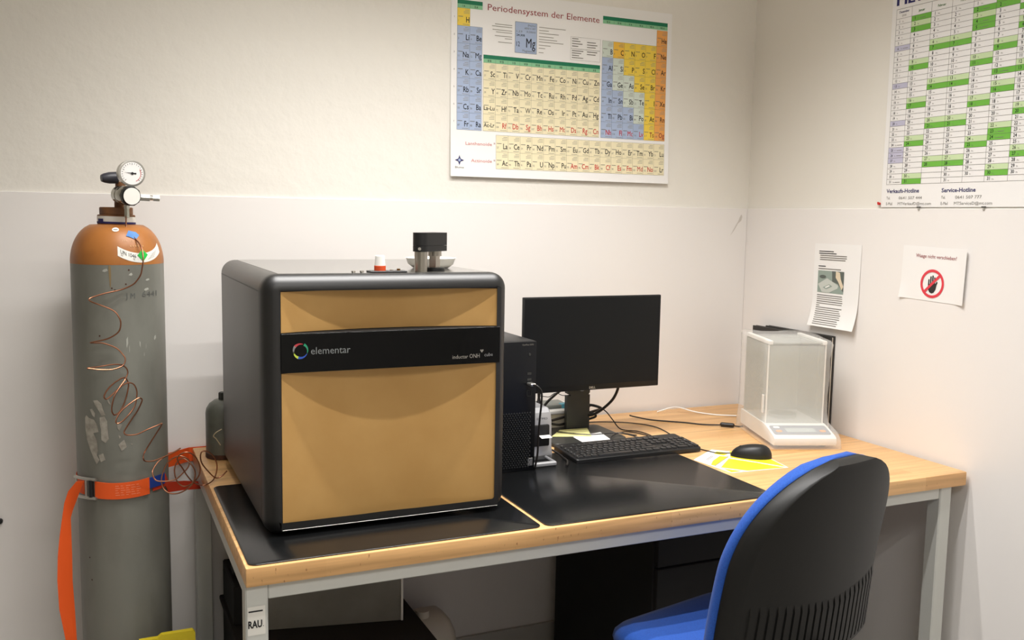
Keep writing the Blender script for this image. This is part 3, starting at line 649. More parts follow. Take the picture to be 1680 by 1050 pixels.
# ------------------------------------------------------------------ small gas cylinder on the table
sx, sy = -1.944, -.145
t = thing('small_gas_cylinder', 'short grey rusty gas bottle standing on the table behind the analyser', 'gas cylinder', (sx, sy, TZ))
MB().lathe([(.050, TZ+.0135), (.0505, TZ+.02), (.0505, TZ+.128), (.048, TZ+.142), (.040, TZ+.155), (.026, TZ+.165), (.0, TZ+.1665)], (sx, sy), 40, caps=(True, False)).build('body', MAT['smallcyl'], t)
MB().lathe([(.0505, TZ+.0002), (.052, TZ+.002), (.052, TZ+.013), (.050, TZ+.0134)], (sx, sy), 40).build('foot_ring', MAT['rust'], t)
MB().lathe([(.014, TZ+.160), (.014, TZ+.185), (.012, TZ+.187)], (sx, sy), 6).build('valve_cap', MAT['stand'], t)
tag(MB().tube([(-1.966, -.238, .905), (-1.978, -.243, .925), (-1.985, -.245, .933), (-1.979, -.248, .943), (-1.962, -.236, .949)], .0014, 6, sub=3).build('capillary_wire', M('wire_beige', (196, 180, 146), .45)), 'short beige bent wire sticking out behind the analyser', 'wire')
# ------------------------------------------------------------------ computer tower
CX0, CX1, CY0, CY1, CZ0, CZ1 = -1.330, -1.176, -.612, -.335, MZ+.0002, 1.2145
t = thing('computer_tower', 'black computer tower with textured lower grille beside the analyser', 'computer', ((CX0+CX1)/2, (CY0+CY1)/2, MZ))
MB().rbox(CX0, CX1, CY0+.012, CY1, CZ0+.004, CZ1, .003, 2).build('case', M('case_black', (26, 27, 29), .4, .2), t)
fr_ = MB().rbox(CX0, CX1, CY0, CY0+.0118, CZ0, CZ1-.001, .002, 2).build('front_bezel', M('bezel_black', (9, 11, 15), .4, spec=.3), t)
s = MB(); gw, gh = .0080, .0060; row = 0; z = CZ0+.012
while z < 1.0185:
    x = CX0+.006+(gw/2 if row % 2 else 0)
    while x < CX1-.012:
        a = (x-gw*.42, z); b = (x, z-gh*.8); c_ = (x+gw*.42, z); d = (x, z+gh*.8)
        yb_ = CY0-.0001
        s.add([(a[0], yb_, a[1]), (b[0], yb_, b[1]), (c_[0], yb_, c_[1]), (d[0], yb_, d[1]), (x, CY0-.0026, z)], [(0, 1, 4), (1, 2, 4), (2, 3, 4), (3, 0, 4)])
        x += gw
    z += gh; row += 1
o = s.build('grille', M('grille_black', (24, 25, 27), .4, spec=.4), fr_, smooth=0); o['kind'] = 'stuff'
FB = lambda x, z, tt: (x, CY0-tt, z)
s = MB(); s.flat = True
s.text('OptiPlex 5070', FB, -1.186, 1.2030, .0042, .0004, 0, align='R', width=.034)
o = s.build('lettering', MAT['inkgrey'], fr_)
MB().rbox(-1.1975, -1.1825, CY0-.0015, CY0, .8675, .8890, .0006, 1).build('badge', MAT['silver'], fr_)
MB().cyl((-1.197, CY0-.0016, 1.178), (-1.197, CY0, 1.178), .0035, n=14).build('power_button', MAT['stand'], fr_)
for k in range(2): MB().box(-1.203, -1.191, CY0-.0008, CY0, 1.122-.016*k, 1.128-.016*k).build('usb_port', MAT['stand'], fr_)
s = MB()
for z0, z1 in ((1.062, 1.0635), (1.078, 1.0795)): s.box(-1.204, -1.190, CY0-.0008, CY0, z0, z1)
for x0 in (-1.204, -1.1915): s.box(x0, x0+.0015, CY0-.0008, CY0, 1.062, 1.0795)
s.build('drive_slot', MAT['stand'], fr_)
t = thing('usb_cable', 'black cable plugged into the front of the computer tower hanging down its edge', 'cable', (-1.18, -.64, MZ))
MB().rbox(-1.205, -1.189, -.640, CY0-.0006, 1.094, 1.102, .002, 1).build('plug', MAT['silver'], t)
MB().tube([(-1.197, -.6405, 1.098), (-1.190, -.650, 1.096), (-1.180, -.654, 1.082), (-1.1745, -.645, 1.05), (-1.1735, -.634, 1.0), (-1.1735, -.628, .95), (-1.1738, -.625, .90), (-1.177, -.620, .868), (-1.1735, -.612, .8572), (-1.1735, -.600, .8572)], .0028, 8, sub=5).build('cord', MAT['cable'], t)

# ------------------------------------------------------------------ label printer
t = thing('label_printer', 'small silver and black label printer between the tower and the monitor', 'printer', (-1.115, -.44, MZ))
PW0, PW1, PYf, PYb = -1.166, -1.072, -.515, -.36
SILV = M('printer_silver', (168, 168, 170), .38, .4)
prof = [(PYf, MZ+.0002), (PYf-.004, MZ+.012), (PYf+.003, .885), (PYf+.006, .960), (PYf+.012, .988), (PYf+.028, 1.000), (PYb-.03, 1.000), (PYb, .985), (PYb, MZ+.0002)]
def side(x, ins): 
    cy_, cz_ = (PYf+PYb)/2, .925
    return [(x, y+(cy_-y)*ins, z+(cz_-z)*ins if z > MZ+.001 else z) for y, z in prof]
MB().loft([side(PW0, .05), side(PW0+.006, 0), side(PW1-.006, 0), side(PW1, .05)]).build('housing', SILV, t)
yy = PYf+.0005
MB().rbox(PW0+.006, PW1-.010, PYf-.0018, PYf+.02, .8915, .9545, .004, 2).build('label_slot', MAT['black'], t)
s = MB(); s.add([(-1.118, PYf-.0020, .9245), (-1.084, PYf-.0020, .9245), (-1.084, PYf-.022, .9205), (-1.118, PYf-.022, .9205), (-1.118, PYf-.0020, .9240), (-1.084, PYf-.0020, .9240), (-1.084, PYf-.022, .9200), (-1.118, PYf-.022, .9200)], [(0, 1, 2, 3), (7, 6, 5, 4), (3, 2, 6, 7), (0, 4, 5, 1), (0, 3, 7, 4), (1, 5, 6, 2)])
s.build('label_tongue', MAT['paper'], t)
PF = lambda x, z, tt: (x, PYf+.0062-tt, z)
s = MB(); s.flat = True; s.text('DYMO', PF, -1.122, .969, .0062, .0022, bold=.02, width=.034); o = s.build('brand_mark', MAT['ink'], t)
s = MB()
for a, b in (((-1.170, -.588, .862), (-1.100, -.588, .862)), ((-1.100, -.588, .862), (-1.098, -.525, .862)), ((-1.170, -.588, .862), (-1.168, -.525, .862))):
    s.cyl(a, b, .0045, n=8)
s.rbox(-1.172, -1.096, -.594, -.580, MZ+.0002, .866, .003, 1)
s.build('front_stand', SILV, t)

# ------------------------------------------------------------------ monitor
t = thing('monitor', 'black flat monitor switched off on a grey stand', 'monitor', (-.845, -.27, TZ))
MX0, MX1, MYf, MZ0_, MZ1_ = -1.099, -.611, -.357, 1.014, 1.3095
shell = MB().rbox(MX0, MX1, MYf, MYf+.012, MZ0_, MZ1_, .0025, 2).build('bezel', MAT['monitor'], t)
MB().rbox(MX0+.0045, MX1-.0045, MYf-.0007, MYf+.002, MZ0_+.0175, MZ1_-.0045, .0004, 1).build('screen', MAT['screen'], t)
MB().rbox(MX0+.10, MX1-.10, MYf+.0121, MYf+.042, MZ0_+.035, MZ1_-.05, .012, 3).build('rear_housing', MAT['monitor'], t)
DF = lambda x, z, tt: (x, MYf-tt, z)
s = MB(); s.flat = True; s.text('DELL', DF, -.8555, MZ0_+.0045, .0068, .0005, bold=.02, align='C', width=.022); o = s.build('brand_mark', MAT['silver'], t)
# stand column with cable hole
cx0, cx1 = -.877, -.793; cyf = -.232; hz, hx, hr = 1.003, -.822, .0175
pts = [(cx0, TZ+.0125), (cx1, TZ+.0125), (cx1, 1.14), (cx0, 1.14)]
s = MB(); n = 24
ring_o = []; ring_i = []
for i in range(n):
    a = 2*math.pi*i/n+math.pi/n; ring_i.append((hx+hr*math.cos(a), hz+hr*math.sin(a)))
    c, sn = math.cos(a), math.sin(a); k = min((cx1-hx)/c if c > 0 else (cx0-hx)/c if c < 0 else 9, .030/abs(sn)); ring_o.append((hx+c*k, hz+sn*k))
def slab(pl, y0, y1): s.prism(pl, lambda x, z, tt: (x, tt, z), y0, y1)
for i in range(n):
    j = (i+1) % n; slab([ring_i[i], ring_i[j], ring_o[j], ring_o[i]], cyf, cyf+.018)
slab([(cx0, TZ+.0125), (cx1, TZ+.0125), (cx1, hz-.030), (cx0, hz-.030)], cyf, cyf+.018); slab([(cx0, hz+.030), (cx1, hz+.030), (cx1, 1.145), (cx0, 1.145)], cyf, cyf+.018)
s.build('stand_column', MAT['stand'], t)
MB().rbox(-.90, -.76, -.3145, cyf-.0002, 1.07, 1.20, .004, 1).build('mount_plate', MAT['monitor'], t)
s = MB(); pl = rrect(-1.005, -.745, -.402, -.195, .02)
s.loft([[(x, y, TZ+.0005) for x, y in pl], [(x, y, TZ+.009) for x, y in pl], [(x+(.002 if x < -.86 else -.002), y+(.002 if y < -.3 else -.002), TZ+.0122) for x, y in pl]])
s.build('stand_base', MAT['stand'], t)
BZ = TZ+.0124

# notes on the monitor foot
def sheet(pts, z, m, name, lab, cat, lift=None, th=.0006):
    s = MB(); s.loft([[(x, y, z+(lift(x, y) if lift else 0)) for x, y in pts], [(x, y, z+th+(lift(x, y) if lift else 0)) for x, y in pts]])
    return tag(s.build(name, MAT[m], smooth=0), lab, cat)
sheet([(-.914, -.419), (-.814, -.413), (-.793, -.307), (-.908, -.336)], BZ, 'paper', 'paper_slip', 'white paper slip lying under the yellow note on the monitor foot', 'paper')
sheet([(-.972, -.312), (-.850, -.352), (-.806, -.243), (-.905, -.238)], BZ+.0008, 'noteyel', 'sticky_note', 'pale yellow note lying on the monitor foot', 'note')

# ------------------------------------------------------------------ keyboard
KX0, KX1, KY0, KY1 = -1.036, -.606, -.598, -.450
t = thing('keyboard', 'black keyboard with white legends in front of the monitor', 'keyboard', ((KX0+KX1)/2, (KY0+KY1)/2, MZ))
zt = lambda y: TZ+.0155+.010*(y-KY0)/(KY1-KY0)
s = MB(); pts = rrect(KX0, KX1, KY0, KY1, .008, 4)
s.loft([[(x*1.0, y, TZ+.0038+.006*(y-KY0)/(KY1-KY0)) for x, y in pts], [(x, y, zt(y)-.002) for x, y in pts], [(x+(.0015 if x < -.82 else -.0015), y+(.0015 if y < -.52 else -.0015), zt(y)) for x, y in pts]])
s.build('body', MAT['black'], t)
U_ = .0188; keymesh = {}
LEG = {}
def key(u0, row, w=1.0, h=1.0, legend=True):
    # u0 in key units from the left, row counted from the front
    kx = KX0+.009+u0*U_; ky = KY0+.011+row*U_+(.004 if row >= 5 else 0)
    kk = (w, h)
    if kk not in keymesh:
        b = MB(); W, H = w*U_-.0022, h*U_-.0022
        b.loft([[(x, y, 0) for x, y in rrect(0, W, 0, H, .0015, 2)], [(x, y, .0035) for x, y in rrect(.001, W-.001, .0008, H-.0014, .0015, 2)], [(x, y, .0042) for x, y in rrect(.0018, W-.0018, .0016, H-.0022, .0015, 2)]], 0)
        if legend: b.add([(.0042, H*.56, .0044), (.0068, H*.56, .0044), (.0068, H*.74, .0044), (.0042, H*.74, .0044)], [(0, 1, 2, 3)], 1)
        o = b.build('key', mm('key', 'keymark'), t, local=True); keymesh[kk] = o.data; bpy.data.objects.remove(o)
    o = bpy.data.objects.new('key', keymesh[kk]); COL.objects.link(o); o.parent = t
    inv = ROOTM[t.name].inverted(); o.location = inv @ Vector((kx, ky, zt(ky)-.0004)); o.rotation_euler = (math.atan(.010/.148), 0, 0)
def krow(row, ws, start=0):
    u = start
    for w in ws:
        if w > 0: key(u, row, w, legend=w < 4)
        u += abs(w)
krow(0, [1.25, 1.25, 1.25, 6.25, 1.25, 1.25, 1.25, 1.25]); krow(1, [1.25, 1]+[1]*10+[2.75]); krow(2, [1.75]+[1]*12+[1.25]); krow(3, [1.5]+[1]*12+[1.5]); krow(4, [1]*13+[2])
krow(5, [1, -1, 1, 1, 1, 1, -.5, 1, 1, 1, 1, -.5, 1, 1, 1, 1])
krow(0, [1, 1, 1], 15.25); krow(1, [1], 16.25); krow(3, [1, 1, 1], 15.25); krow(4, [1, 1, 1], 15.25); krow(5, [1, 1, 1], 15.25)
krow(0, [2, 1], 18.4); krow(1, [1, 1, 1], 18.4); krow(2, [1, 1, 1], 18.4); krow(3, [1, 1, 1], 18.4); krow(4, [1, 1, 1, 1], 18.4); key(21.4, 0, 1, 2); key(21.4, 2, 1, 2)
MB().tube([(-.830, -.449, .868), (-.825, -.43, .862), (-.80, -.39, .8675), (-.745, -.352, .8665), (-.70, -.372, .8545), (-.672, -.398, .8545), (-.655, -.385, .8545), (-.665, -.335, .8545), (-.690, -.300, .8545), (-.720, -.318, .8560), (-.705, -.370, .8590), (-.72, -.40, .8680), (-.76, -.355, .8680), (-.86, -.345, .8685), (-.93, -.27, .8665)], .0019, 6, sub=4).build('cord', MAT['cable'], t)

# ------------------------------------------------------------------ mouse
md = Vector((-.78, .62, 0)).normalized(); ang = math.atan2(md.y, md.x)
mc = Vector((-.503, -.702, TZ+.0012))
t = thing('computer_mouse', 'black computer mouse on the yellow leaflet', 'mouse', tuple(mc), ang)
s = MB(); loops = []
n = 24
for k in range(9):
    f = k/8; z = .0005+(.0375)*math.sin(f*math.pi/2); sc_ = math.cos(f*math.pi/2)**.62 if f < 1 else .02
    loops.append([((.060*math.cos(a)*sc_-.004*f), (.0315*math.sin(a)*(1-.10*math.cos(a)))*sc_, z*(1-.16*(math.cos(a)*sc_))) for a in [2*math.pi*i/n for i in range(n)]])
s.loft(loops); s.build('shell', MAT['black'], t, local=True, smooth=60)
MB().cyl((.030, -.004, .0240), (.030, .004, .0240), .0085, n=16).build('scroll_wheel', MAT['stand'], t, local=True)
cw = [Vector((-.5490, -.6660, .858)), Vector((-.575, -.630, .8525)), Vector((-.585, -.605, .8525)), Vector((-.592, -.580, .8525)), Vector((-.600, -.555, .8525)), Vector((-.602, -.50, .8525)), (Vector((-.575, -.40, .8525))), Vector((-.555, -.27, .8525)), Vector((-.60, -.185, .8525)), Vector((-.70, -.130, .8525)), Vector((-.80, -.12, .8525))]
MB().tube([tuple(v) for v in cw], .0018, 6, sub=4).build('cord', MAT['cable'], t)

# ------------------------------------------------------------------ yellow leaflet
t = thing('leaflet', 'yellow and white printed leaflet under the mouse', 'leaflet', (-.57, -.72, TZ))
out = [(-.676, -.655), (-.540, -.588), (-.470, -.700), (-.482, -.836), (-.668, -.826), (-.690, -.760)]
out = [(-.684, -.668), (-.560, -.585), (-.452, -.700), (-.478, -.838), (-.668, -.826)]
s = MB(); s.loft([[(x, y, TZ+.0003) for x, y in out], [(x, y, TZ+.0010) for x, y in out]]); pp = s.build('sheet', MAT['paper'], t, smooth=0)
s = MB(); s.flat = True
LT = lambda x, y, tt: (x, y, TZ+.0010+tt)
YEL = [[(-.640, -.700), (-.585, -.660), (-.566, -.676), (-.666, -.748), (-.672, -.735)], [(-.662, -.768), (-.578, -.694), (-.488, -.835), (-.612, -.824)], [(-.662, -.782), (-.628, -.822), (-.666, -.822)], [(-.566, -.686), (-.520, -.622), (-.456, -.702), (-.480, -.830)], [(-.570, -.660), (-.535, -.640), (-.56, -.61), (-.585, -.632)]]
for pl in YEL: s.poly(LT, pl, .0002, 0)
for a, b in (((-.566, -.676), (-.668, -.748)), ((-.575, -.690), (-.490, -.834))):
    a, b = Vector(a), Vector(b); nn = (b-a).normalized(); nn = Vector((-nn.y, nn.x))*.0012
    s.poly(LT, [tuple(a+nn), tuple(b+nn), tuple(b-nn), tuple(a-nn)], .0003, 1)
for k in range(2):
    a = Vector((-.652, -.690+.006*k)); b = Vector((-.606, -.656+.006*k)); nn = Vector((-.5, .8))*.0012
    s.poly(LT, [tuple(a+nn), tuple(b+nn), tuple(b-nn), tuple(a-nn)], .0003, 1)
s.build('print', [M('print_yellow', (242, 222, 40), .45), MAT['inkgrey']], t)

# ------------------------------------------------------------------ white box by the wall with an antenna
t = thing('network_box', 'low white lidded box against the back wall behind the monitor stand', 'box', (-.93, -.12, TZ))
MB().rbox(-1.08, -.80, -.19, -.05, TZ+.0004, .905, .004, 2).build('case', M('box_beige', (206, 196, 172), .5), t)
MB().rbox(-1.085, -.795, -.195, -.045, .9052, .9175, .003, 2).build('lid', MAT['white'], t)
MB().rbox(-1.05, -.83, -.165, -.075, .9176, .930, .003, 1).build('upper_plate', M('plate_grey', (120, 124, 118), .45), t)
MB().rbox(-.862, -.832, -.167, -.140, .9178, .932, .002, 1).build('marker_tab', MAT['tealbit'], t)
t = thing('antenna', 'tiny black antenna on a conical foot behind the label printer', 'antenna', (-.935, -.14, .930))
MB().lathe([(.014, .9302), (.012, .934), (.006, .944), (.0045, .955), (.006, .970), (.006, .985), (.004, .987)], (-.935, -.14), 16).build('mast', MAT['cable'], t)
MB().tube([(-.931, -.143, .960), (-.915, -.15, .958), (-.90, -.15, .957), (-.885, -.15, .966), (-.872, -.15, .967), (-.85, -.15, .958), (-.80, -.12, .95), (-.76, -.05, .94)], .0013, 6, sub=4).build('lead', MAT['cable'], t)

# monitor cables
def cable(name, pts, r, mat, lab, sub=6):
    return tag(MB().tube(pts, r, 8, sub=sub).build(name, MAT[mat]), lab, 'cable')
cable('power_cable', [(-.730, -.300, 1.060), (-.716, -.285, 1.010), (-.724, -.265, .960), (-.755, -.242, .920), (-.790, -.236, .904), (-.805, -.208, .905), (-.80, -.2, .916), (-.775, -.2, .930), (-.74, -.215, .920), (-.73, -.16, .90), (-.75, -.10, .875), (-.74, -.045, .855)], .0046, 'cable', 'thick black cable hanging from the monitor right of its stand')
cable('video_cable', [(-.822, -.200, 1.005), (-.86, -.20, .995), (-.90, -.215, .985), (-.965, -.25, .955), (-.972, -.25, .925), (-.955, -.245, .897), (-.915, -.240, .882), (-.86, -.204, .876), (-.80, -.200, .880), (-.755, -.205, .890), (-.765, -.200, .902), (-.80, -.19, .905), (-.86, -.205, .900), (-.93, -.235, .897), (-1.00, -.26, .893), (-1.05, -.33, .885)], .0042, 'cable', 'thick black cable looping left of the monitor stand')
cable('thin_cable', [(-.79, -.215, .9175), (-.765, -.190, .925), (-.74, -.19, .922), (-.715, -.205, .905), (-.70, -.225, .880), (-.685, -.255, .8530), (-.650, -.300, .8530), (-.640, -.345, .8530), (-.645, -.400, .8530), (-.655, -.440, .8535), (-.67, -.446, .8560)], .0019, 'cable', 'thin black cable crossing the wood from the monitor to the keyboard')
cable('printer_cable', [(-1.070, -.47, .875), (-1.055, -.49, .868), (-1.046, -.505, .862), (-1.042, -.530, .8555), (-1.046, -.56, .8555), (-1.06, -.59, .8558), (-1.075, -.61, .8558)], .0030, 'cable', 'short black cable beside the label printer')
t = thing('adapter_cable', 'black power lead with inline filter running to the balance', 'cable', (-.35, -.3, TZ))
MB().tube([(-.565, -.113, .862), (-.548, -.128, .858), (-.51, -.165, .8528), (-.455, -.215, .8528), (-.42, -.245, .8528), (-.38, -.290, .8528), (-.338, -.330, .8562)], .0024, 8, sub=4).build('cord', MAT['cable'], t)
MB().cyl((-.338, -.330, .8585), (-.302, -.362, .8585), .0078, n=12, prof=[(.004, 0), (.0078, .1), (.0078, .9), (.004, 1)]).build('filter', MAT['cable'], t)
MB().tube([(-.303, -.361, .8570), (-.290, -.370, .8555), (-.275, -.372, .8560)], .0024, 8, sub=4).build('cord', MAT['cable'], t)
cable('white_cable', [(-.415, -.060, .8530), (-.40, -.075, .862), (-.37, -.082, .870), (-.335, -.085, .868), (-.29, -.120, .8560), (-.24, -.175, .8530), (-.18, -.215, .8530)], .0026, 'cablew', 'white cable lying on the table near the back wall')

# ------------------------------------------------------------------ analytical balance
BO = Vector((-.379, -.651, TZ)); brot = math.atan2(-.347, .938)
t = thing('analytical_balance', 'white analytical balance with glass draft chamber and grey control panel', 'balance', tuple(BO), brot)
Wb, Db = .205, .335
s = MB()
prof = [(.004, .012), (0, .020), (.002, .034), (.012, .040), (.085, .058), (.100, .060), (Db, .060), (Db, .012)]
s.loft([[(x, y, z) for y, z in prof] for x in (.004, Wb-.004)]); 
s.build('base', MAT['balwhite'], t, local=True)
for x in (.03, Wb-.03):
    for y in (.05, Db-.04): MB().cyl((x, y, .0005), (x, y, .0118), .012, n=14).build('foot', MAT['black'], t, local=True)
sl = math.atan2(.018, .073)
PN = lambda x, y, tt: (x, .012+y*math.cos(sl)-tt*math.sin(sl), .040+y*math.sin(sl)+tt*math.cos(sl))
pan = MB().prism(rrect(.012, Wb-.012, .008, .070, .008, 4), PN, .0003, .0016).build('control_panel', MAT['balgrey'], t, local=True)
MB().prism(rrect(.055, .150, .022, .050, .002, 2), PN, .0018, .0024).build('display', MAT['lcd'], pan, local=True)
for x, y, m_ in ((.032, .030, 'orangebtn'), (.172, .030, 'orangebtn'), (.032, .056, 'white')):
    MB().prism(rrect(x-.010, x+.010, y-.0065, y+.0065, .006, 4), PN, .0018, .0026).build('button', MAT[m_], pan, local=True)
c0, c1, d0, d1, h0, h1 = .008, Wb-.008, .103, Db-.012, .0602, .312
MB().box(c0+.001, c1-.001, d1-.006, d1, h0+.0005, h1).build('chamber_back', MAT['glassgrey'], t, local=True)
for x in (c0, c1-.004):
    for y in (d0,): MB().box(x, x+.004, y, y+.004, h0, h1).build('chamber_post', MAT['balwhite'], t, local=True)
MB().box(c0+.0045, c1-.0045, d0+.002, d0+.005, h0, h1-.003).build('front_pane', MAT['glass'], t, local=True)
for x in (c0+.001, c1-.004): MB().box(x, x+.003, d0+.0055, d1-.007, h0, h1-.003).build('side_pane', MAT['glass'], t, local=True)
for x in (c0, c1-.014): MB().rbox(x, x+.014, d0-.004, d1, h1+.0005, h1+.014, .002, 1).build('top_rail', MAT['balwhite'], t, local=True)
MB().box(c0+.0145, c1-.0145, d0, d1, h1+.004, h1+.007).build('top_pane', MAT['glass'], t, local=True)
MB().rbox(c0-.007, c0-.0005, d0+.012, d0+.024, h0+.03, h0+.09, .002, 1).build('door_handle', MAT['balwhite'], t, local=True)
MB().cyl((Wb/2, .21, h0+.0003), (Wb/2, .21, h0+.012), .045, n=28).build('weighing_pan', MAT['silver'], t, local=True)
# translucent dust cover draped over it
t = thing('dust_cover', 'clear plastic dust cover draped over the balance', 'cover', tuple(BO), brot)
s = MB(); loops = []
rnd = random.Random(3)
levels = [(.003, -.010, Db+.010, -.012, Wb+.012), (.030, -.008, Db+.008, -.010, Wb+.010), (.048, .012, Db+.008, -.009, Wb+.009), (.066, .086, Db+.007, -.007, Wb+.007), (.095, .093, Db+.006, -.006, Wb+.004), (.15, .095, Db+.005, -.004, Wb+.003), (.21, .094, Db+.005, -.006, Wb+.007), (.27, .092, Db+.005, -.005, Wb+.004), (.318, .092, Db+.004, -.008, Wb+.014), (.330, .098, Db, -.004, Wb+.006)]
for k, (z, y0, y1, x0, x1) in enumerate(levels):
    lp = rrect(x0, x1, y0, y1, .010, 3); m_ = []
    n = len(lp)
    P = []
    for i in range(n):
        a, b = Vector(lp[i]), Vector(lp[(i+1) % n]); seg = max(1, int((b-a).length/.03)); 
        P.append((a, b))
    for i, (a, b) in enumerate(P):
        cnt = 7 if (b-a).length > .05 else 1
        for j in range(cnt):
            p = a.lerp(b, j/cnt); w = .0016*math.sin(j*2.1+k*1.7+i) if 0 < k < 9 and j else 0
            m_.append((p.x+w, p.y+w*.6, z+(.004*math.sin(p.x*40+p.y*22) if k >= 8 else 0)))
    loops.append(m_)
s.loft(loops, caps=(False, True)); s.build('sheet', MAT['cover'], t, local=True, smooth=70)

# ------------------------------------------------------------------ two dark boards against the right wall
for k, (y0, y1, x0, lab) in enumerate(((-.462, -.118, -.0475, 'flat black board behind the balance, the nearer of two'), (-.500, -.165, -.0270, 'flat black board behind the balance, the one against the wall'))):
    t = thing('backing_board', lab, 'board', (x0+.01, (y0+y1)/2, TZ), 0, 'black boards behind the balance')
    MB().rbox(x0, x0+.006, y0, y1, TZ+.0005, 1.166+.004*k, .001, 1).build('front_cover', M('board_dark', (44, 42, 40), .5), t)
    MB().rbox(x0+.0063, x0+.0135, y0+.003, y1-.003, TZ+.0005, 1.161+.004*k, .001, 1).build('filler', MAT['whitedirty'], t)
    MB().rbox(x0+.0138, x0+.0198, y0, y1, TZ+.0005, 1.166+.004*k, .001, 1).build('rear_cover', M('board_dark', (44, 42, 40), .5), t)
# ------------------------------------------------------------------ periodic table poster
t = thing('periodic_table_poster', 'periodic table poster with coloured cells on the back wall', 'poster', (-.789, 0, 1.678))
PXL, PXR, PZB, PZT = -1.207, -.371, 1.678, 2.2745
s = MB(); n = 16
loops = []
for i in range(n+1):
    u = i/n; z = PZB+(PZT-PZB)*u; d = .0012+.010*(1-u)**3
    loops.append([(PXL, -d, z), (PXR, -d, z), (PXR, -d-.0005, z), (PXL, -d-.0005, z)])
s.loft(loops); s.build('paper', MAT['paper'], t)
def PB(x, z, tt):
    u = (z-PZB)/(PZT-PZB); return (x, -(.0017+.010*(1-u)**3)-tt, z)
cols = {'c_blue': 0, 'c_cream': 1, 'c_yellow': 2, 'c_amber': 3, 'c_orange': 4, 'c_pale': 5, 'c_dgreen': 6, 'c_lgreen': 7}
inks = {'ink': 0, 'inkgrey': 1, 'inkred': 2, 'inkdred': 3, 'inkpink': 4, 'line': 5, 'inkblue': 6, 'barprint': 7}
cells = MB(); cells.flat = True; pr = MB(); pr.flat = True
RH = .0549; RT = 2.213
def rect_line(x0, x1, z0, z1, w=.0005):
    pr.quad(PB, x0, x1, z0-w/2, z0+w/2, .0006, 5); pr.quad(PB, x0, x1, z1-w/2, z1+w/2, .0006, 5)
    pr.quad(PB, x0-w/2, x0+w/2, z0, z1, .0006, 5); pr.quad(PB, x1-w/2, x1+w/2, z0, z1, .0006, 5)
def cell(sym, num, x0, w, zt_, h, col, ink):
    zb = zt_-h
    zm = (zb+zt_)/2
    cells.quad(PB, x0, x0+w, zb, zm, .0003, cols[col]); cells.quad(PB, x0, x0+w, zm, zt_, .0003, cols[col])
    rect_line(x0, x0+w, zb, zt_)
    if '-' in sym: pr.text(sym, PB, x0+w/2, zb+.013, .0130, .0007, inks[ink], align='C', bold=.012, width=w*.88)
    else:
        pr.text(sym, PB, x0+w-.0022, zb+.0108, .0172, .0007, inks[ink], sx=.74, align='R', bold=.012)
        pr.text(str(num), PB, x0+.003, zb+.0115, .0065, .0007, 1, sx=.8)
    for k in range(3): pr.quad(PB, x0+w*(.50 if k else .60), x0+w-.003, zt_-.0065-.0048*k, zt_-.0052-.0048*k, .0007, 7)
    pr.quad(PB, x0+.003, x0+w*.45, zb+.0275, zb+.0293, .0007, 1)
    pr.quad(PB, x0+w*.42, x0+w-.003, zb+.0040, zb+.0053, .0007, 7)
num = 0; NUM = {}
order = []
for rr in _rows:
    pass
seq = "H He Li Be B C N O F Ne Na Mg Al Si P S Cl Ar K Ca Sc Ti V Cr Mn Fe Co Ni Cu Zn Ga Ge As Se Br Kr Rb Sr Y Zr Nb Mo Tc Ru Rh Pd Ag Cd In Sn Sb Te I Xe Cs Ba".split()+LANT+"Hf Ta W Re Os Ir Pt Au Hg Tl Pb Bi Po At Rn Fr Ra".split()+ACT+"Rf Db Sg Bh Hs Mt Ds Rg Cn Nh Fl Mc Lv Ts Og".split()
for i, e in enumerate(seq): NUM[e] = i+1
PALE = set('B Si Ge As Sb Te Po'.split()); YELL = set('H N O F P S Cl Se Br I At Ts'.split())
for ri, rr in enumerate(_rows):
    for ci, e in enumerate(rr.split()):
        if e == '.': continue
        x0 = -1.186+.0435*ci if ci < 2 else (-1.094+.0435*(ci-2) if ci < 12 else -.652+.0438*(ci-12)); w = .0438 if ci >= 12 else .0435
        if e in PALE: col = 'c_pale'
        elif e == 'C': col = 'c_amber'
        elif e in YELL: col = 'c_yellow'
        elif ci == 17: col = 'c_orange'
        elif ci < 2 or ci >= 12: col = 'c_blue'
        else: col = 'c_cream'
        ink = 'inkred' if (ri == 6 and 3 <= ci <= 15) else ('inkdred' if e in ('Ts', 'Og') else 'ink')
        cell(e, NUM.get(e, 0), x0, w, RT-RH*ri, RH, col, ink)
for j, (L_, z) in enumerate(((LANT, 1.817), (ACT, 1.762))):
    for i, e in enumerate(L_): cell(e, NUM[e], -1.047+.0438*i, .0438, z, .055, 'c_cream', 'inkred' if j and 6 <= i <= 13 else 'ink')
for x0, x1, z0, labs in ((-1.186, -1.099, 2.2135, ['I A', 'II A']), (-1.094, -.659, 2.0485, ['III B', 'IV B', 'V B', 'VI B', 'VII B', 'VIII', 'VIII', 'VIII', 'I B', 'II B']), (-.652, -.3892, 2.2155, ['III A', 'IV A', 'V A', 'VI A', 'VII A', 'VIII A'])):
    cells.quad(PB, x0, x1, z0+.0125, z0+.025, .0003, 6); cells.quad(PB, x0, x1, z0, z0+.0125, .0003, 7)
    w = (x1-x0)/len(labs)
    for i, l in enumerate(labs):
        pr.text(l, PB, x0+w*(i+.5), z0+.0030, .0066, .0007, 0, sx=.85, align='C', bold=.012)
        if i: pr.quad(PB, x0+w*i-.0003, x0+w*i+.0003, z0+.002, z0+.0115, .0007, 5)
pr.text('Periodensystem der Elemente', PB, -1.081, 2.2150, .0200, .0007, 3, width=.415)
pr.text('Lanthanoide', PB, -1.155, 1.7810, .0100, .0007, 4, width=.093); pr.text('Actinoide', PB, -1.136, 1.7260, .0100, .0007, 4, width=.074)
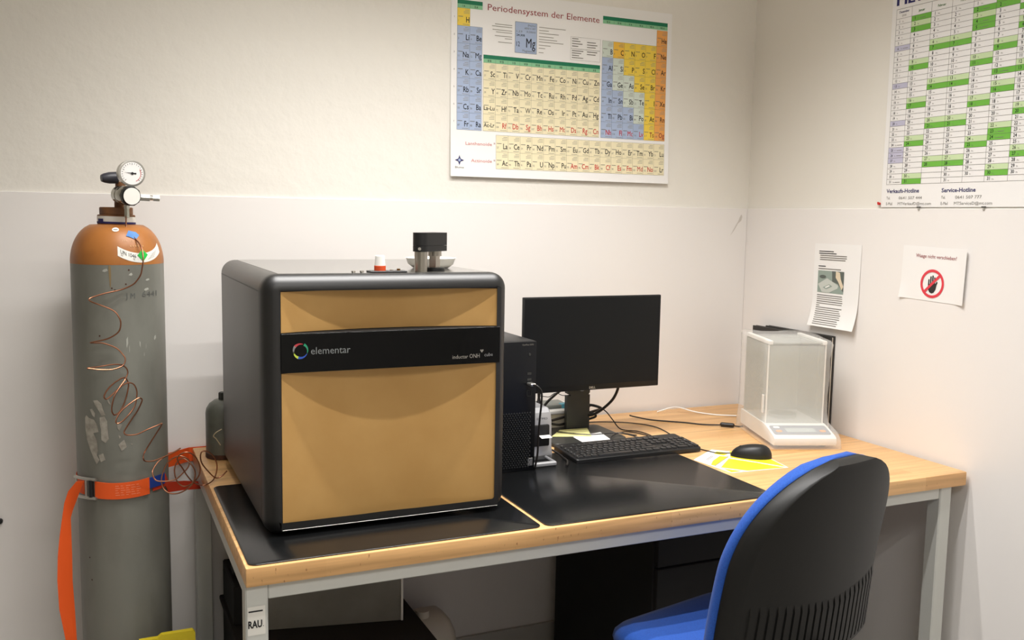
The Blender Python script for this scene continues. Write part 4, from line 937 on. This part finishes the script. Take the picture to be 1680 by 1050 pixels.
for z in (1.785, 1.730): pr.text('*', PB, -1.056, z-.004, .011, .0007, 3)
for i in range(1, 8): pr.text(str(i), PB, -1.196, RT-RH*(i-.5)-.004, .0055, .0007, 1, align='C')
# explained cell
cells.build('coloured_cells', mm(*cols.keys()), t, smooth=0); cells = MB(); cells.flat = True
cells.quad(PB, -.982, -.903, 2.090, 2.189, .0003, 0); rect_line(-.982, -.903, 2.090, 2.189, .001)
pr.text('12', PB, -.977, 2.1110, .0150, .0007, 0, sx=.75); pr.text('Mg', PB, -.9080, 2.1090, .0300, .0007, 0, sx=.68, align='R', bold=.012); pr.text('Magnesium', PB, -.908, 2.0945, .0070, .0007, 1, align='R', width=.047)
pr.text('24,305', PB, -.977, 2.1440, .0062, .0007, 0, width=.030, bold=.012); pr.text('1,23', PB, -.977, 2.156, .0062, .0007, 1, width=.020)
pr.text('[Ne]3s2', PB, -.908, 2.178, .0055, .0007, 1, align='R', width=.028); pr.text('650/1107', PB, -.908, 2.168, .0055, .0007, 1, align='R', width=.040); pr.text('0,20503', PB, -.908, 2.157, .0055, .0007, 1, align='R', width=.032)
for i, (w, z) in enumerate(((.062, 2.1735), (.072, 2.1665), (.070, 2.1555), (.058, 2.1485), (.062, 2.1365), (.026, 2.1295), (.050, 2.117))): pr.quad(PB, -.993-w, -.993, z, z+.0020, .0007, 7)
for i, (w, z) in enumerate(((.100, 2.178), (.036, 2.168), (.074, 2.159), (.055, 2.148), (.068, 2.139), (.092, 2.131), (.044, 2.120), (.024, 2.110), (.018, 2.096))): pr.quad(PB, -.895, -.895+w, z, z+.0020, .0007, 7)
rect_line(-.775, -.660, 2.122, 2.160); rect_line(-.775, -.660, 2.084, 2.120)
for i in range(4):
    pr.quad(PB, -.770, -.770+.024+.008*(i % 3), 2.153-.0082*i, 2.1556-.0082*i, .0007, 1)
    if i: pr.quad(PB, -.712, -.712+.040-.006*(i % 2), 2.153-.0082*i, 2.1556-.0082*i, .0007, 1)
    pr.quad(PB, -.770, -.770+.044-.008*(i % 3), 2.113-.0076*i, 2.1156-.0076*i, .0007, 1)
    if i < 2: pr.quad(PB, -.712, -.712+.040-.006*(i % 2), 2.113-.0082*i, 2.1156-.0082*i, .0007, 1)
# publisher's star
sx_, sz_ = -1.1765, 1.7305
star = []
for i in range(8):
    a = math.pi/2+i*math.pi/4; r = .0165 if i % 2 == 0 else .0062; star.append((sx_+r*math.cos(a), sz_+r*math.sin(a)))
for i in range(8): pr.poly(PB, [star[i], star[(i+1) % 8], (sx_, sz_)], .0007, 6)
st2 = [(sx_+(.0062 if i % 2 == 0 else .0034)*math.cos(math.pi/2+i*math.pi/4), sz_+(.0062 if i % 2 == 0 else .0034)*math.sin(math.pi/2+i*math.pi/4)) for i in range(8)]
cells.build('sample_cell', mm('c_blue'), t, smooth=0)
cells = MB(); cells.flat = True; cells.poly(PB, st2, .0010, 0)
pr.text('Blume', PB, sx_, 1.7045, .0062, .0007, 1, align='C', width=.030)
cells.build('star_centre', mm('c_blue'), t, smooth=0)
pr.build('lettering', mm(*inks.keys()), t, smooth=0)

# ------------------------------------------------------------------ year calendar on the right wall
t = thing('wall_calendar', 'large year calendar with green weekend rows on the right wall', 'calendar', (0, -1.12, 1.60))
u0, u1, zb, zt2 = .660, 1.70, 1.600, 2.275
MB().box(-.0040, -.0034, -u1, -u0, zb, zt2).build('paper', MAT['paper'], t)
kc_ = {'k_green': 0, 'k_light': 1, 'k_violet': 2}; ki = {'ink': 0, 'inkgrey': 1, 'inkblue': 2, 'inkgreen': 3, 'line': 4}
fl = MB(); fl.flat = True; pr = MB(); pr.flat = True
RB = lambda u, z, tt: (-.0040-tt, -u, z)
edges = [.678, .737]+[.737+.0729*i for i in range(1, 13)]
gz0, gz1, rh = 1.670, 2.171, (2.171-1.670)/31
HOL = {(1, 1), (4, 2), (4, 4), (4, 5), (5, 1), (5, 13), (5, 23), (5, 24), (6, 3), (10, 3), (12, 25), (12, 26)}
names = ['Dezember', 'Januar', 'Februar', 'März', 'April', 'Mai', 'Juni', 'Juli', 'August', 'September', 'Oktober', 'November', 'Dezember']
WD = ['Mo', 'Di', 'Mi', 'Do', 'Fr', 'Sa', 'So']
for ci in range(13):
    yr, mo = (2020, 12) if ci == 0 else (2021, ci)
    a, b = edges[ci], edges[ci+1]
    pr.text(names[ci], RB, (a+b)/2, 2.1875 if ci == 0 else 2.180, .0070, .0006, 2 if ci == 0 else 3, align='C', sx=.9, bold=.012)
    if ci == 0: pr.text('2020', RB, (a+b)/2, 2.1765, .0058, .0006, 1, align='C')
    for d in range(1, 32):
        try: wd = datetime.date(yr, mo, d).weekday()
        except ValueError: continue
        z1 = gz1-rh*(d-1); z0 = z1-rh
        col = None
        if ci == 0: col = 'k_violet' if wd == 6 or d in (25, 26) else None
        elif wd == 6 or (mo, d) in HOL: col = 'k_green'
        elif wd == 5: col = 'k_light'
        if col: fl.quad(RB, a, b, z0, z1, .0003, kc_[col])
        pr.text(str(d), RB, a+.0135, z0+.0042, .0092 if ci else .0075, .0006, 0, sx=.85, align='C', bold=.012)
        pr.text(WD[wd], RB, a+.024, z0+.0045, .0038, .0006, 1)
        if (mo, d) in HOL or (ci == 0 and d in (6, 24, 25, 26, 31)): pr.quad(RB, a+.032, a+.052, z0+.0055, z0+.0070, .0006, 1)
for i in range(32): pr.quad(RB, edges[0], edges[-1], gz1-rh*i-.0004, gz1-rh*i+.0004, .0005, 4)
pr.quad(RB, edges[0], edges[-1], 2.1996, 2.2006, .0005, 4)
for e in edges: pr.quad(RB, e-.0004, e+.0004, gz0, 2.2, .0005, 4)
for k in range(5): pr.text('METTLER TOLEDO', RB, .676+.0011*k, 2.2115, .0420, .0006+.00004*k, 2, width=.46)
pr.text('Verkaufs-Hotline', RB, .680, 1.6440, .0115, .0006, 2, bold=.02, width=.126); pr.text('Service-Hotline', RB, .888, 1.6430, .0115, .0006, 2, bold=.02, width=.116)
for x, ph, ml in ((.681, '0641 507 444', 'MTVerkaufD@mt.com'), (.888, '0641 507 777', 'MTServiceD@mt.com')):
    pr.text('Tel.', RB, x, 1.6240, .0085, .0006, 1, sx=.85); pr.text(ph, RB, x+.049, 1.6240, .0085, .0006, 1, width=.088)
    pr.text('E-Mail', RB, x, 1.6065, .0085, .0006, 1, sx=.85); pr.text(ml, RB, x+.046, 1.6065, .0085, .0006, 1, width=.126)
fl.build('coloured_days', mm(*kc_.keys()), t, smooth=0); pr.build('lettering', mm(*ki.keys()), t, smooth=0)
t = thing('push_pin', 'red push pin at the lower left corner of the calendar', 'pin', (-.0, -.6565, 1.611))
MB().cyl((-.0062, -.6565, 1.611), (-.012, -.6565, 1.611), .004, n=12, prof=[(.0045, 0), (.003, .4), (.003, .7), (.0045, 1)]).build('head', MAT['inkred'], t)
MB().cyl((0, -.6565, 1.611), (-.0061, -.6565, 1.611), .0007, n=6).build('needle', MAT['silver'], t)
MB().rbox(-.009, -.0062, -.6545, -.6475, 1.611, 1.6165, .001, 1).build('flag', MAT['inkred'], t)
for k, u in enumerate((.812, 1.037)):
    t = thing('calendar_clip', ['small metal clip under the calendar below the sales hotline', 'small metal clip under the calendar right of the service hotline'][k], 'clip', (-.004, -u, 1.594), 0, 'clips under the calendar')
    MB().rbox(-.0105, -.0065, -u-.007, -u+.007, 1.5985, 1.6015, .0008, 1).build('bar', MAT['stand'], t)
    MB().rbox(-.0095, -.0065, -u-.003, -u+.003, 1.5905, 1.5983, .0008, 1).build('tongue', MAT['silver'], t)

# ------------------------------------------------------------------ instruction sheet on the right wall
t = thing('instruction_sheet', 'white instruction sheet with a small photo hanging above the balance', 'paper', (-.006, -.487, 1.195))
su0, su1, sz0, sz1 = .380, .594, 1.197, 1.478
def curl(z, u): 
    v = max(0, (1.30-z)/.10); v2 = max(0, (z-1.197)/.281); return .0075+.018*v*v+.004*max(0, (u-.56)/.034)**2*(1-v2)
def SB(u, z, tt): return (-curl(z, u)-tt, -(u+.006*(1.478-z)/.28*(1 if u > .48 else -1.6)*0), z)
s = MB(); n = 18; mcol = 8
fr = [[SB(su0+(su1-su0)*j/mcol, sz0+(sz1-sz0)*i/n, 0) for j in range(mcol+1)] for i in range(n+1)]
bk_ = [[SB(su0+(su1-su0)*j/mcol, sz0+(sz1-sz0)*i/n, -.0005) for j in range(mcol, -1, -1)] for i in range(n+1)]
s.loft([a+b for a, b in zip(fr, bk_)]); s.build('paper', MAT['paper'], t, smooth=60)
pr = MB(); pr.flat = True
def SBP(u, z, tt): return SB(.402+(u-.398)*1.32, z, tt)
def bar(u, w, z, h, m):
    k = max(1, int(w/.03))
    for i in range(k): pr.quad(SBP, u+w*i/k, u+w*(i+1)/k, z, z+h, .0006, m)
r2 = random.Random(5)
for i, (u, w, z, m) in enumerate([(.398, .052, 1.4505, 0), (.398, .062, 1.4435, 0), (.402, .094, 1.4365, 1), (.402, .094, 1.4295, 1), (.402, .090, 1.4225, 1), (.398, .026, 1.4000, 0), (.398, .080, 1.3915, 1)]): bar(u, w, z, .0030, m)
def wq(u, z): return (u, z)
pu0, pu1, pz0, pz1 = .398, .490, 1.312, 1.387
pr.quad(SBP, pu0, pu1, pz0, pz1, .0006, 2)
pr.poly(SBP, [(.448, 1.387), (.490, 1.387), (.490, 1.318), (.470, 1.345), (.450, 1.352)], .0009, 3)
pr.poly(SBP, [(.400, 1.340), (.432, 1.362), (.472, 1.340), (.470, 1.330), (.440, 1.313), (.415, 1.314)], .0012, 4)
pr.poly(SBP, [(.418, 1.330), (.440, 1.342), (.452, 1.336), (.430, 1.324)], .0015, 2)
pr.poly(SBP, [(.425, 1.331), (.440, 1.339), (.444, 1.336), (.429, 1.328)], .0018, 6)
pr.poly(SBP, [(.408+.012*math.cos(i*.5236)+.008, 1.366+.006*math.sin(i*.5236)) for i in range(12)], .0012, 3)
pr.poly(SBP, [(.462, 1.387), (.476, 1.384), (.480, 1.362), (.490, 1.338), (.484, 1.326), (.472, 1.352), (.462, 1.366)], .0015, 5)
for i in range(15):
    z = 1.302-.0070*i
    if i in (5,): bar(.398, .012, z, .0026, 1); continue
    bar(.398, .084+.008*r2.random(), z, .0026, 1 if i % 3 else 7)
pr.build('print', mm('ink', 'inkgrey', 'photo_mid', 'photo_dark', 'photo_grey', 'photo_skin', 'white', 'line'), t, smooth=0)

# ------------------------------------------------------------------ do-not-move sign
t = thing('warning_notice', 'small paper notice with a crossed out black hand on the right wall', 'sign', (-.006, -.875, 1.32))
wu0, wu1, wz0, wz1 = .762, .998, 1.322, 1.482
rt = math.radians(-1.6)
def WB(u, z, tt):
    du, dz = u-.88, z-1.40; uu = .88+du*math.cos(rt)-dz*math.sin(rt); zz = 1.40+du*math.sin(rt)+dz*math.cos(rt)
    d = .0072+.007*max(0, (.80-u)/.04)**2*max(0, (1.37-z)/.05)+.010*max(0, (u-.955)/.045)**2
    return (-d-tt, -uu, zz)
s = MB(); n = 12; mcol = 14
fr = [[WB(wu0+(wu1-wu0)*j/mcol, wz0+(wz1-wz0)*i/n, 0) for j in range(mcol+1)] for i in range(n+1)]
bk_ = [[WB(wu0+(wu1-wu0)*j/mcol, wz0+(wz1-wz0)*i/n, -.0005) for j in range(mcol, -1, -1)] for i in range(n+1)]
s.loft([a+b for a, b in zip(fr, bk_)]); s.build('paper', MAT['paper'], t, smooth=60)
pr = MB(); pr.flat = True
pr.text('Waage nicht verschieben!', WB, .812, 1.4490, .0105, .0006, 0, width=.146, bold=.02)
pr.build('lettering', mm('inkdred'), t, smooth=0)
pr = MB(); pr.flat = True
hu, hz_ = .880, 1.374
sec = 40
for i in range(sec):
    a0, a1 = 2*math.pi*i/sec, 2*math.pi*(i+1)/sec
    pr.poly(WB, [(hu+r*math.cos(a), hz_+r*math.sin(a)) for r, a in ((.0345, a0), (.0425, a0), (.0425, a1), (.0345, a1))], .0010, 1)
pal = [(-.015, -.002), (-.013, -.018), (-.008, -.026), (.000, -.029), (.008, -.026), (.014, -.016), (.016, -.004), (.010, .002)]
pr.poly(WB, [(hu+x, hz_+y) for x, y in pal], .0006, 2)
for x, yt, w in ((-.0125, .013, .0022), (-.0058, .022, .0024), (.0012, .025, .0025), (.0080, .020, .0023)):
    pr.poly(WB, [(hu+x-w, hz_-.006), (hu+x+w, hz_-.006), (hu+x+w, hz_+yt-.002), (hu+x+w*.5, hz_+yt), (hu+x-w*.5, hz_+yt), (hu+x-w, hz_+yt-.002)], .0007, 2)
pr.poly(WB, [(hu+.010, hz_-.014), (hu+.016, hz_-.004), (hu+.0195, hz_+.005), (hu+.0165, hz_+.008), (hu+.012, hz_+.002)], .0007, 2)
d = .0258
pr.poly(WB, [(hu-d-.0028, hz_-d+.0028), (hu-d+.0028, hz_-d-.0028), (hu+d+.0028, hz_+d-.0028), (hu+d-.0028, hz_+d+.0028)], .0013, 1)
pr.build('prohibition_symbol', mm('inkdred', 'signred', 'hand'), t, smooth=0)

# black stud at the left on the back wall
t = thing('wall_stud', 'small black plug on the back wall left of the gas cylinder', 'plug', (-2.53, -.006, .68))
MB().cyl((-2.531, -.0062, .684), (-2.531, -.018, .684), .007, n=16, prof=[(.0075, 0), (.0075, .7), (.005, 1)]).build('cap', MAT['black'], t)
MB().cyl((-2.531, -.0181, .684), (-2.531, -.022, .684), .003, n=10).build('tip', MAT['black'], t)
# ------------------------------------------------------------------ office chair
crot = math.radians(12.4)
t = thing('office_chair', 'blue upholstered swivel chair with ribbed black plastic back', 'chair', (-.889, -1.128, 0), crot)
def rowgrid(fn, ns, nt):
    return [[fn(i/ns, -1+2*j/nt) for j in range(nt+1)] for i in range(ns+1)]
# backrest: outline half width along the height s (0 bottom .. 1 top)
BZ0_, BZ1_ = .572, 1.058
def half(s_): 
    top = max(0, 1-max(0, (s_-.50)/.50)**2.15)**.5; bot = 1+.05*max(0, (.62-s_)/.62)
    if s_ < .06: bot *= math.sqrt(max(0, 1-((.06-s_)/.06)**2))*.35+.65
    return .252*top*bot+.0005
def mid(s_, u):      # centre surface of the backrest, curved round the sitter and leaning back
    z = BZ0_+(BZ1_-BZ0_)*s_; lean = -.243-.055*s_+.022*math.cos((s_-.30)*2.6)
    return Vector((half(s_)*u, lean+.045*(u*half(s_)/.24)**2, z))
def surf(off, ins, bulge=0):
    NS, NT = 30, 22; G = []
    for i in range(NS+1):
        s_ = i/NS; s2 = .5+(s_-.5)*(1-ins*.9); row = []
        for j in range(NT+1):
            u = math.sin((-1+2*j/NT)*math.pi/2)*(1-ins)
            p = mid(s2, u); e = (1-abs(u)**4)*(1-abs(2*s_-1)**6)
            row.append((p.x, p.y+off+bulge*e, p.z))
        G.append(row)
    return G
def shellmesh(layers):
    # closed body from a stack of grids with equal size: first and last are caps, rims joined
    s = MB(); NS = len(layers[0])-1; NT = len(layers[0][0])-1
    def rim(G): return [G[0][j] for j in range(NT+1)]+[G[i][NT] for i in range(1, NS+1)]+[G[NS][j] for j in range(NT-1, -1, -1)]+[G[i][0] for i in range(NS-1, 0, -1)]
    for G in (layers[0], layers[-1]):
        s.add([p for r in G for p in r], [(i*(NT+1)+j, i*(NT+1)+j+1, (i+1)*(NT+1)+j+1, (i+1)*(NT+1)+j) for i in range(NS) for j in range(NT)])
    s.loft([rim(G) for G in layers], caps=(False, False))
    return s
def weld(o, d=.00005):
    bm = bmesh.new(); bm.from_mesh(o.data); bmesh.ops.remove_doubles(bm, verts=bm.verts, dist=d); bmesh.ops.recalc_face_normals(bm, faces=bm.faces); bm.to_mesh(o.data); bm.free(); return o
o = weld(shellmesh([surf(.060, .22, .010), surf(.052, .08, .006), surf(.040, .015), surf(.026, .0), surf(.016, .012)]).build('back_cushion', MAT['blue'], t, local=True, smooth=75))
sh = weld(shellmesh([surf(.0158, .02), surf(.012, .012), surf(.000, .018), surf(-.019, .040), surf(-.024, .075, -.008)]).build('back_shell', MAT['chairblk'], t, local=True, smooth=50))
# ribs moulded into the lower back of the shell
def rear(s_, u, extra):
    ins = .075; s2 = .5+(s_-.5)*(1-ins*.9); uu = u*(1-ins); q = mid(s2, uu); e = (1-abs(uu)**4)*(1-abs(2*s_-1)**6)
    return Vector((q.x, q.y-.024-.008*e-extra, q.z))
for k in range(21):
    u = -.90+1.80*k/20
    smax = .37-.05*(1-abs(u)); b = MB(); loops = []
    for i in range(9):
        s_ = .03+(smax-.03)*i/8; w = .031
        a0, a1 = rear(s_, u-w*1.12, -.0015), rear(s_, u+w*1.12, -.0015); b0, b1 = rear(s_, u-w, .0042 if i < 8 else .0), rear(s_, u+w, .0042 if i < 8 else .0)
        loops.append([tuple(a0), tuple(b0), tuple(b1), tuple(a1)])
    b.loft(loops).build('rib', MAT['chairblk'], sh, local=True)
# seat
def seatloop(ins, z, curve=0): 
    pts = rrect(-.235+ins, .235-ins, -.215+ins, .225-ins, max(.02, .10-ins), 8)
    return [(x, y, z-(.022*max(0, (y-.12)/.105)**2 if curve else 0)) for x, y in pts]
s = MB(); s.loft([seatloop(.004, .525, 1), seatloop(.0, .538, 1), seatloop(.004, .553, 1), seatloop(.018, .562, 1), seatloop(.05, .5655, 1), seatloop(.12, .563, 0), seatloop(.19, .561, 0)])
s.build('seat_cushion', MAT['blue'], t, local=True, smooth=75)
s = MB(); s.loft([seatloop(.08, .490), seatloop(.03, .500), seatloop(.008, .5246)]); s.build('seat_shell', MAT['chairblk'], t, local=True, smooth=50)
MB().rbox(-.04, .04, -.255, -.10, .470, .4895, .006, 2).build('tilt_mechanism', MAT['black'], t, local=True)
s = MB(); s.tube([(0, -.235, .480), (0, -.30, .485), (0, -.315, .50), (0, -.300, .56), (0, -.285, .62)], .018, 8, sub=4); s.build('back_bar', MAT['black'], t, local=True)
MB().cyl((0, 0, .20), (0, 0, .4895), .025, n=20, prof=[(.028, 0), (.028, .55), (.018, .551), (.018, 1)]).build('gas_lift', MAT['black'], t, local=True)
MB().cyl((0, 0, .075), (0, 0, .1995), .035, n=20).build('hub', MAT['black'], t, local=True)
for k in range(5):
    a = math.radians(90+72*k+10); c, sn = math.cos(a), math.sin(a)
    s = MB(); loops = []
    for r, z, w, h in ((.034, .115, .022, .03), (.15, .105, .019, .024), (.28, .085, .014, .016)):
        loops.append([(r*c-w*sn, r*sn+w*c, z-h), (r*c+w*sn, r*sn-w*c, z-h), (r*c+w*sn*.7, r*sn-w*c*.7, z), (r*c-w*sn*.7, r*sn+w*c*.7, z)])
    s.loft(loops); lgk = s.build('base_arm', MAT['black'], t, local=True)
    s = MB(); cx_, cy_ = .272*c, .272*sn
    for d in (-.014, .014): s.cyl((cx_-sn*(d-.009), cy_+c*(d-.009), .0262), (cx_-sn*(d+.009), cy_+c*(d+.009), .0262), .026, n=16)
    s.cyl((cx_, cy_, .030), (cx_, cy_, .068), .007, n=10)
    s.build('castor', MAT['black'], lgk, local=True)

# ------------------------------------------------------------------ things under the table
# black low cabinet with a frosted box on it
t = thing('low_cabinet', 'low black cabinet standing on the floor under the left of the table', 'cabinet', (-1.69, -.45, 0))
MB().rbox(-1.945, -1.453, -.93, -.06, .0005, .385, .003, 1).build('carcass', MAT['blackmat'], t)
MB().rbox(-1.955, -1.447, -.94, -.055, .3855, .400, .003, 1).build('top', M('carpet_black', (34, 30, 28), .9, bump=(500, .4, .001)), t)
for k in range(2):
    d = MB().rbox(-1.940+.2445*k, -1.7025+.2445*k, -.949, -.9305, .012, .380, .002, 1).build('door', MAT['blackmat'], t)
    MB().rbox(-1.745+.09*k-.006*(1-k), -1.735+.09*k-.006*(1-k), -.962, -.9495, .22, .30, .002, 1).build('handle', MAT['stand'], d)
t = thing('acrylic_box', 'frosted grey plastic box on top of the low black cabinet', 'box', (-1.69, -.396, .4), math.radians(-11.8))
inv = ROOTM[t.name].inverted()
MB().rbox(-.19, .19, 0, .0055, .001, .30, .001, 1).build('front_wall', MAT['acryl'], t, local=True)
for x in (-.19, .1845): MB().rbox(x, x+.0055, .006, .2345, .001, .30, .001, 1).build('side_wall', MAT['acryl'], t, local=True)
MB().rbox(-.19, .19, .235, .2405, .001, .30, .001, 1).build('back_wall', MAT['acryl'], t, local=True)
MB().rbox(.1905, .197, -.003, .004, .001, .30, .001, 1).build('edge_strip', MAT['white'], t, local=True)
# dark case behind the left rail
t = thing('equipment_case', 'black equipment case standing at the back under the table left end', 'case', (-1.9, -.04, .4))
MB().rbox(-1.945, -1.905, -.30, -.07, .4005, .515, .004, 1).build('shell', MAT['blackmat'], t); MB().rbox(-1.935, -1.915, -.22, -.15, .5155, .525, .003, 1).build('handle', MAT['black'], t)
# white canister
t = thing('plastic_canister', 'white plastic canister on the floor right of the low cabinet', 'canister', (-1.33, -.2, 0))
s = MB()
def canl(ins, z): return [(x, y, z) for x, y in rrect(-1.425+ins, -1.255-ins, -.275+ins, -.115-ins, max(.012, .045-ins), 6)]
s.loft([canl(.012, .0005), canl(.0, .012), canl(.0, .20), canl(.006, .245), canl(.022, .282), canl(.045, .303), canl(.068, .308)])
s.build('body', MAT['whitedirty'], t, smooth=60)
MB().cyl((-1.365, -.22, .3), (-1.365, -.22, .322), .022, n=18).build('cap', MAT['whitedirty'], t)
# black drawer pedestal
t = thing('drawer_pedestal', 'black drawer pedestal under the right half of the table', 'cabinet', (-.56, -.4, 0))
MB().rbox(-.830, -.30, -.695, -.085, .0005, .740, .003, 1).build('carcass', MAT['blackmat'], t)
for k in range(4):
    d = MB().rbox(-.827, -.303, -.714, -.6955, .012+.182*k, .188+.182*k, .002, 1).build('drawer', MAT['blackmat'], t)
    MB().rbox(-.62, -.51, -.726, -.7145, .115+.182*k, .127+.182*k, .002, 1).build('handle', MAT['black'], d)
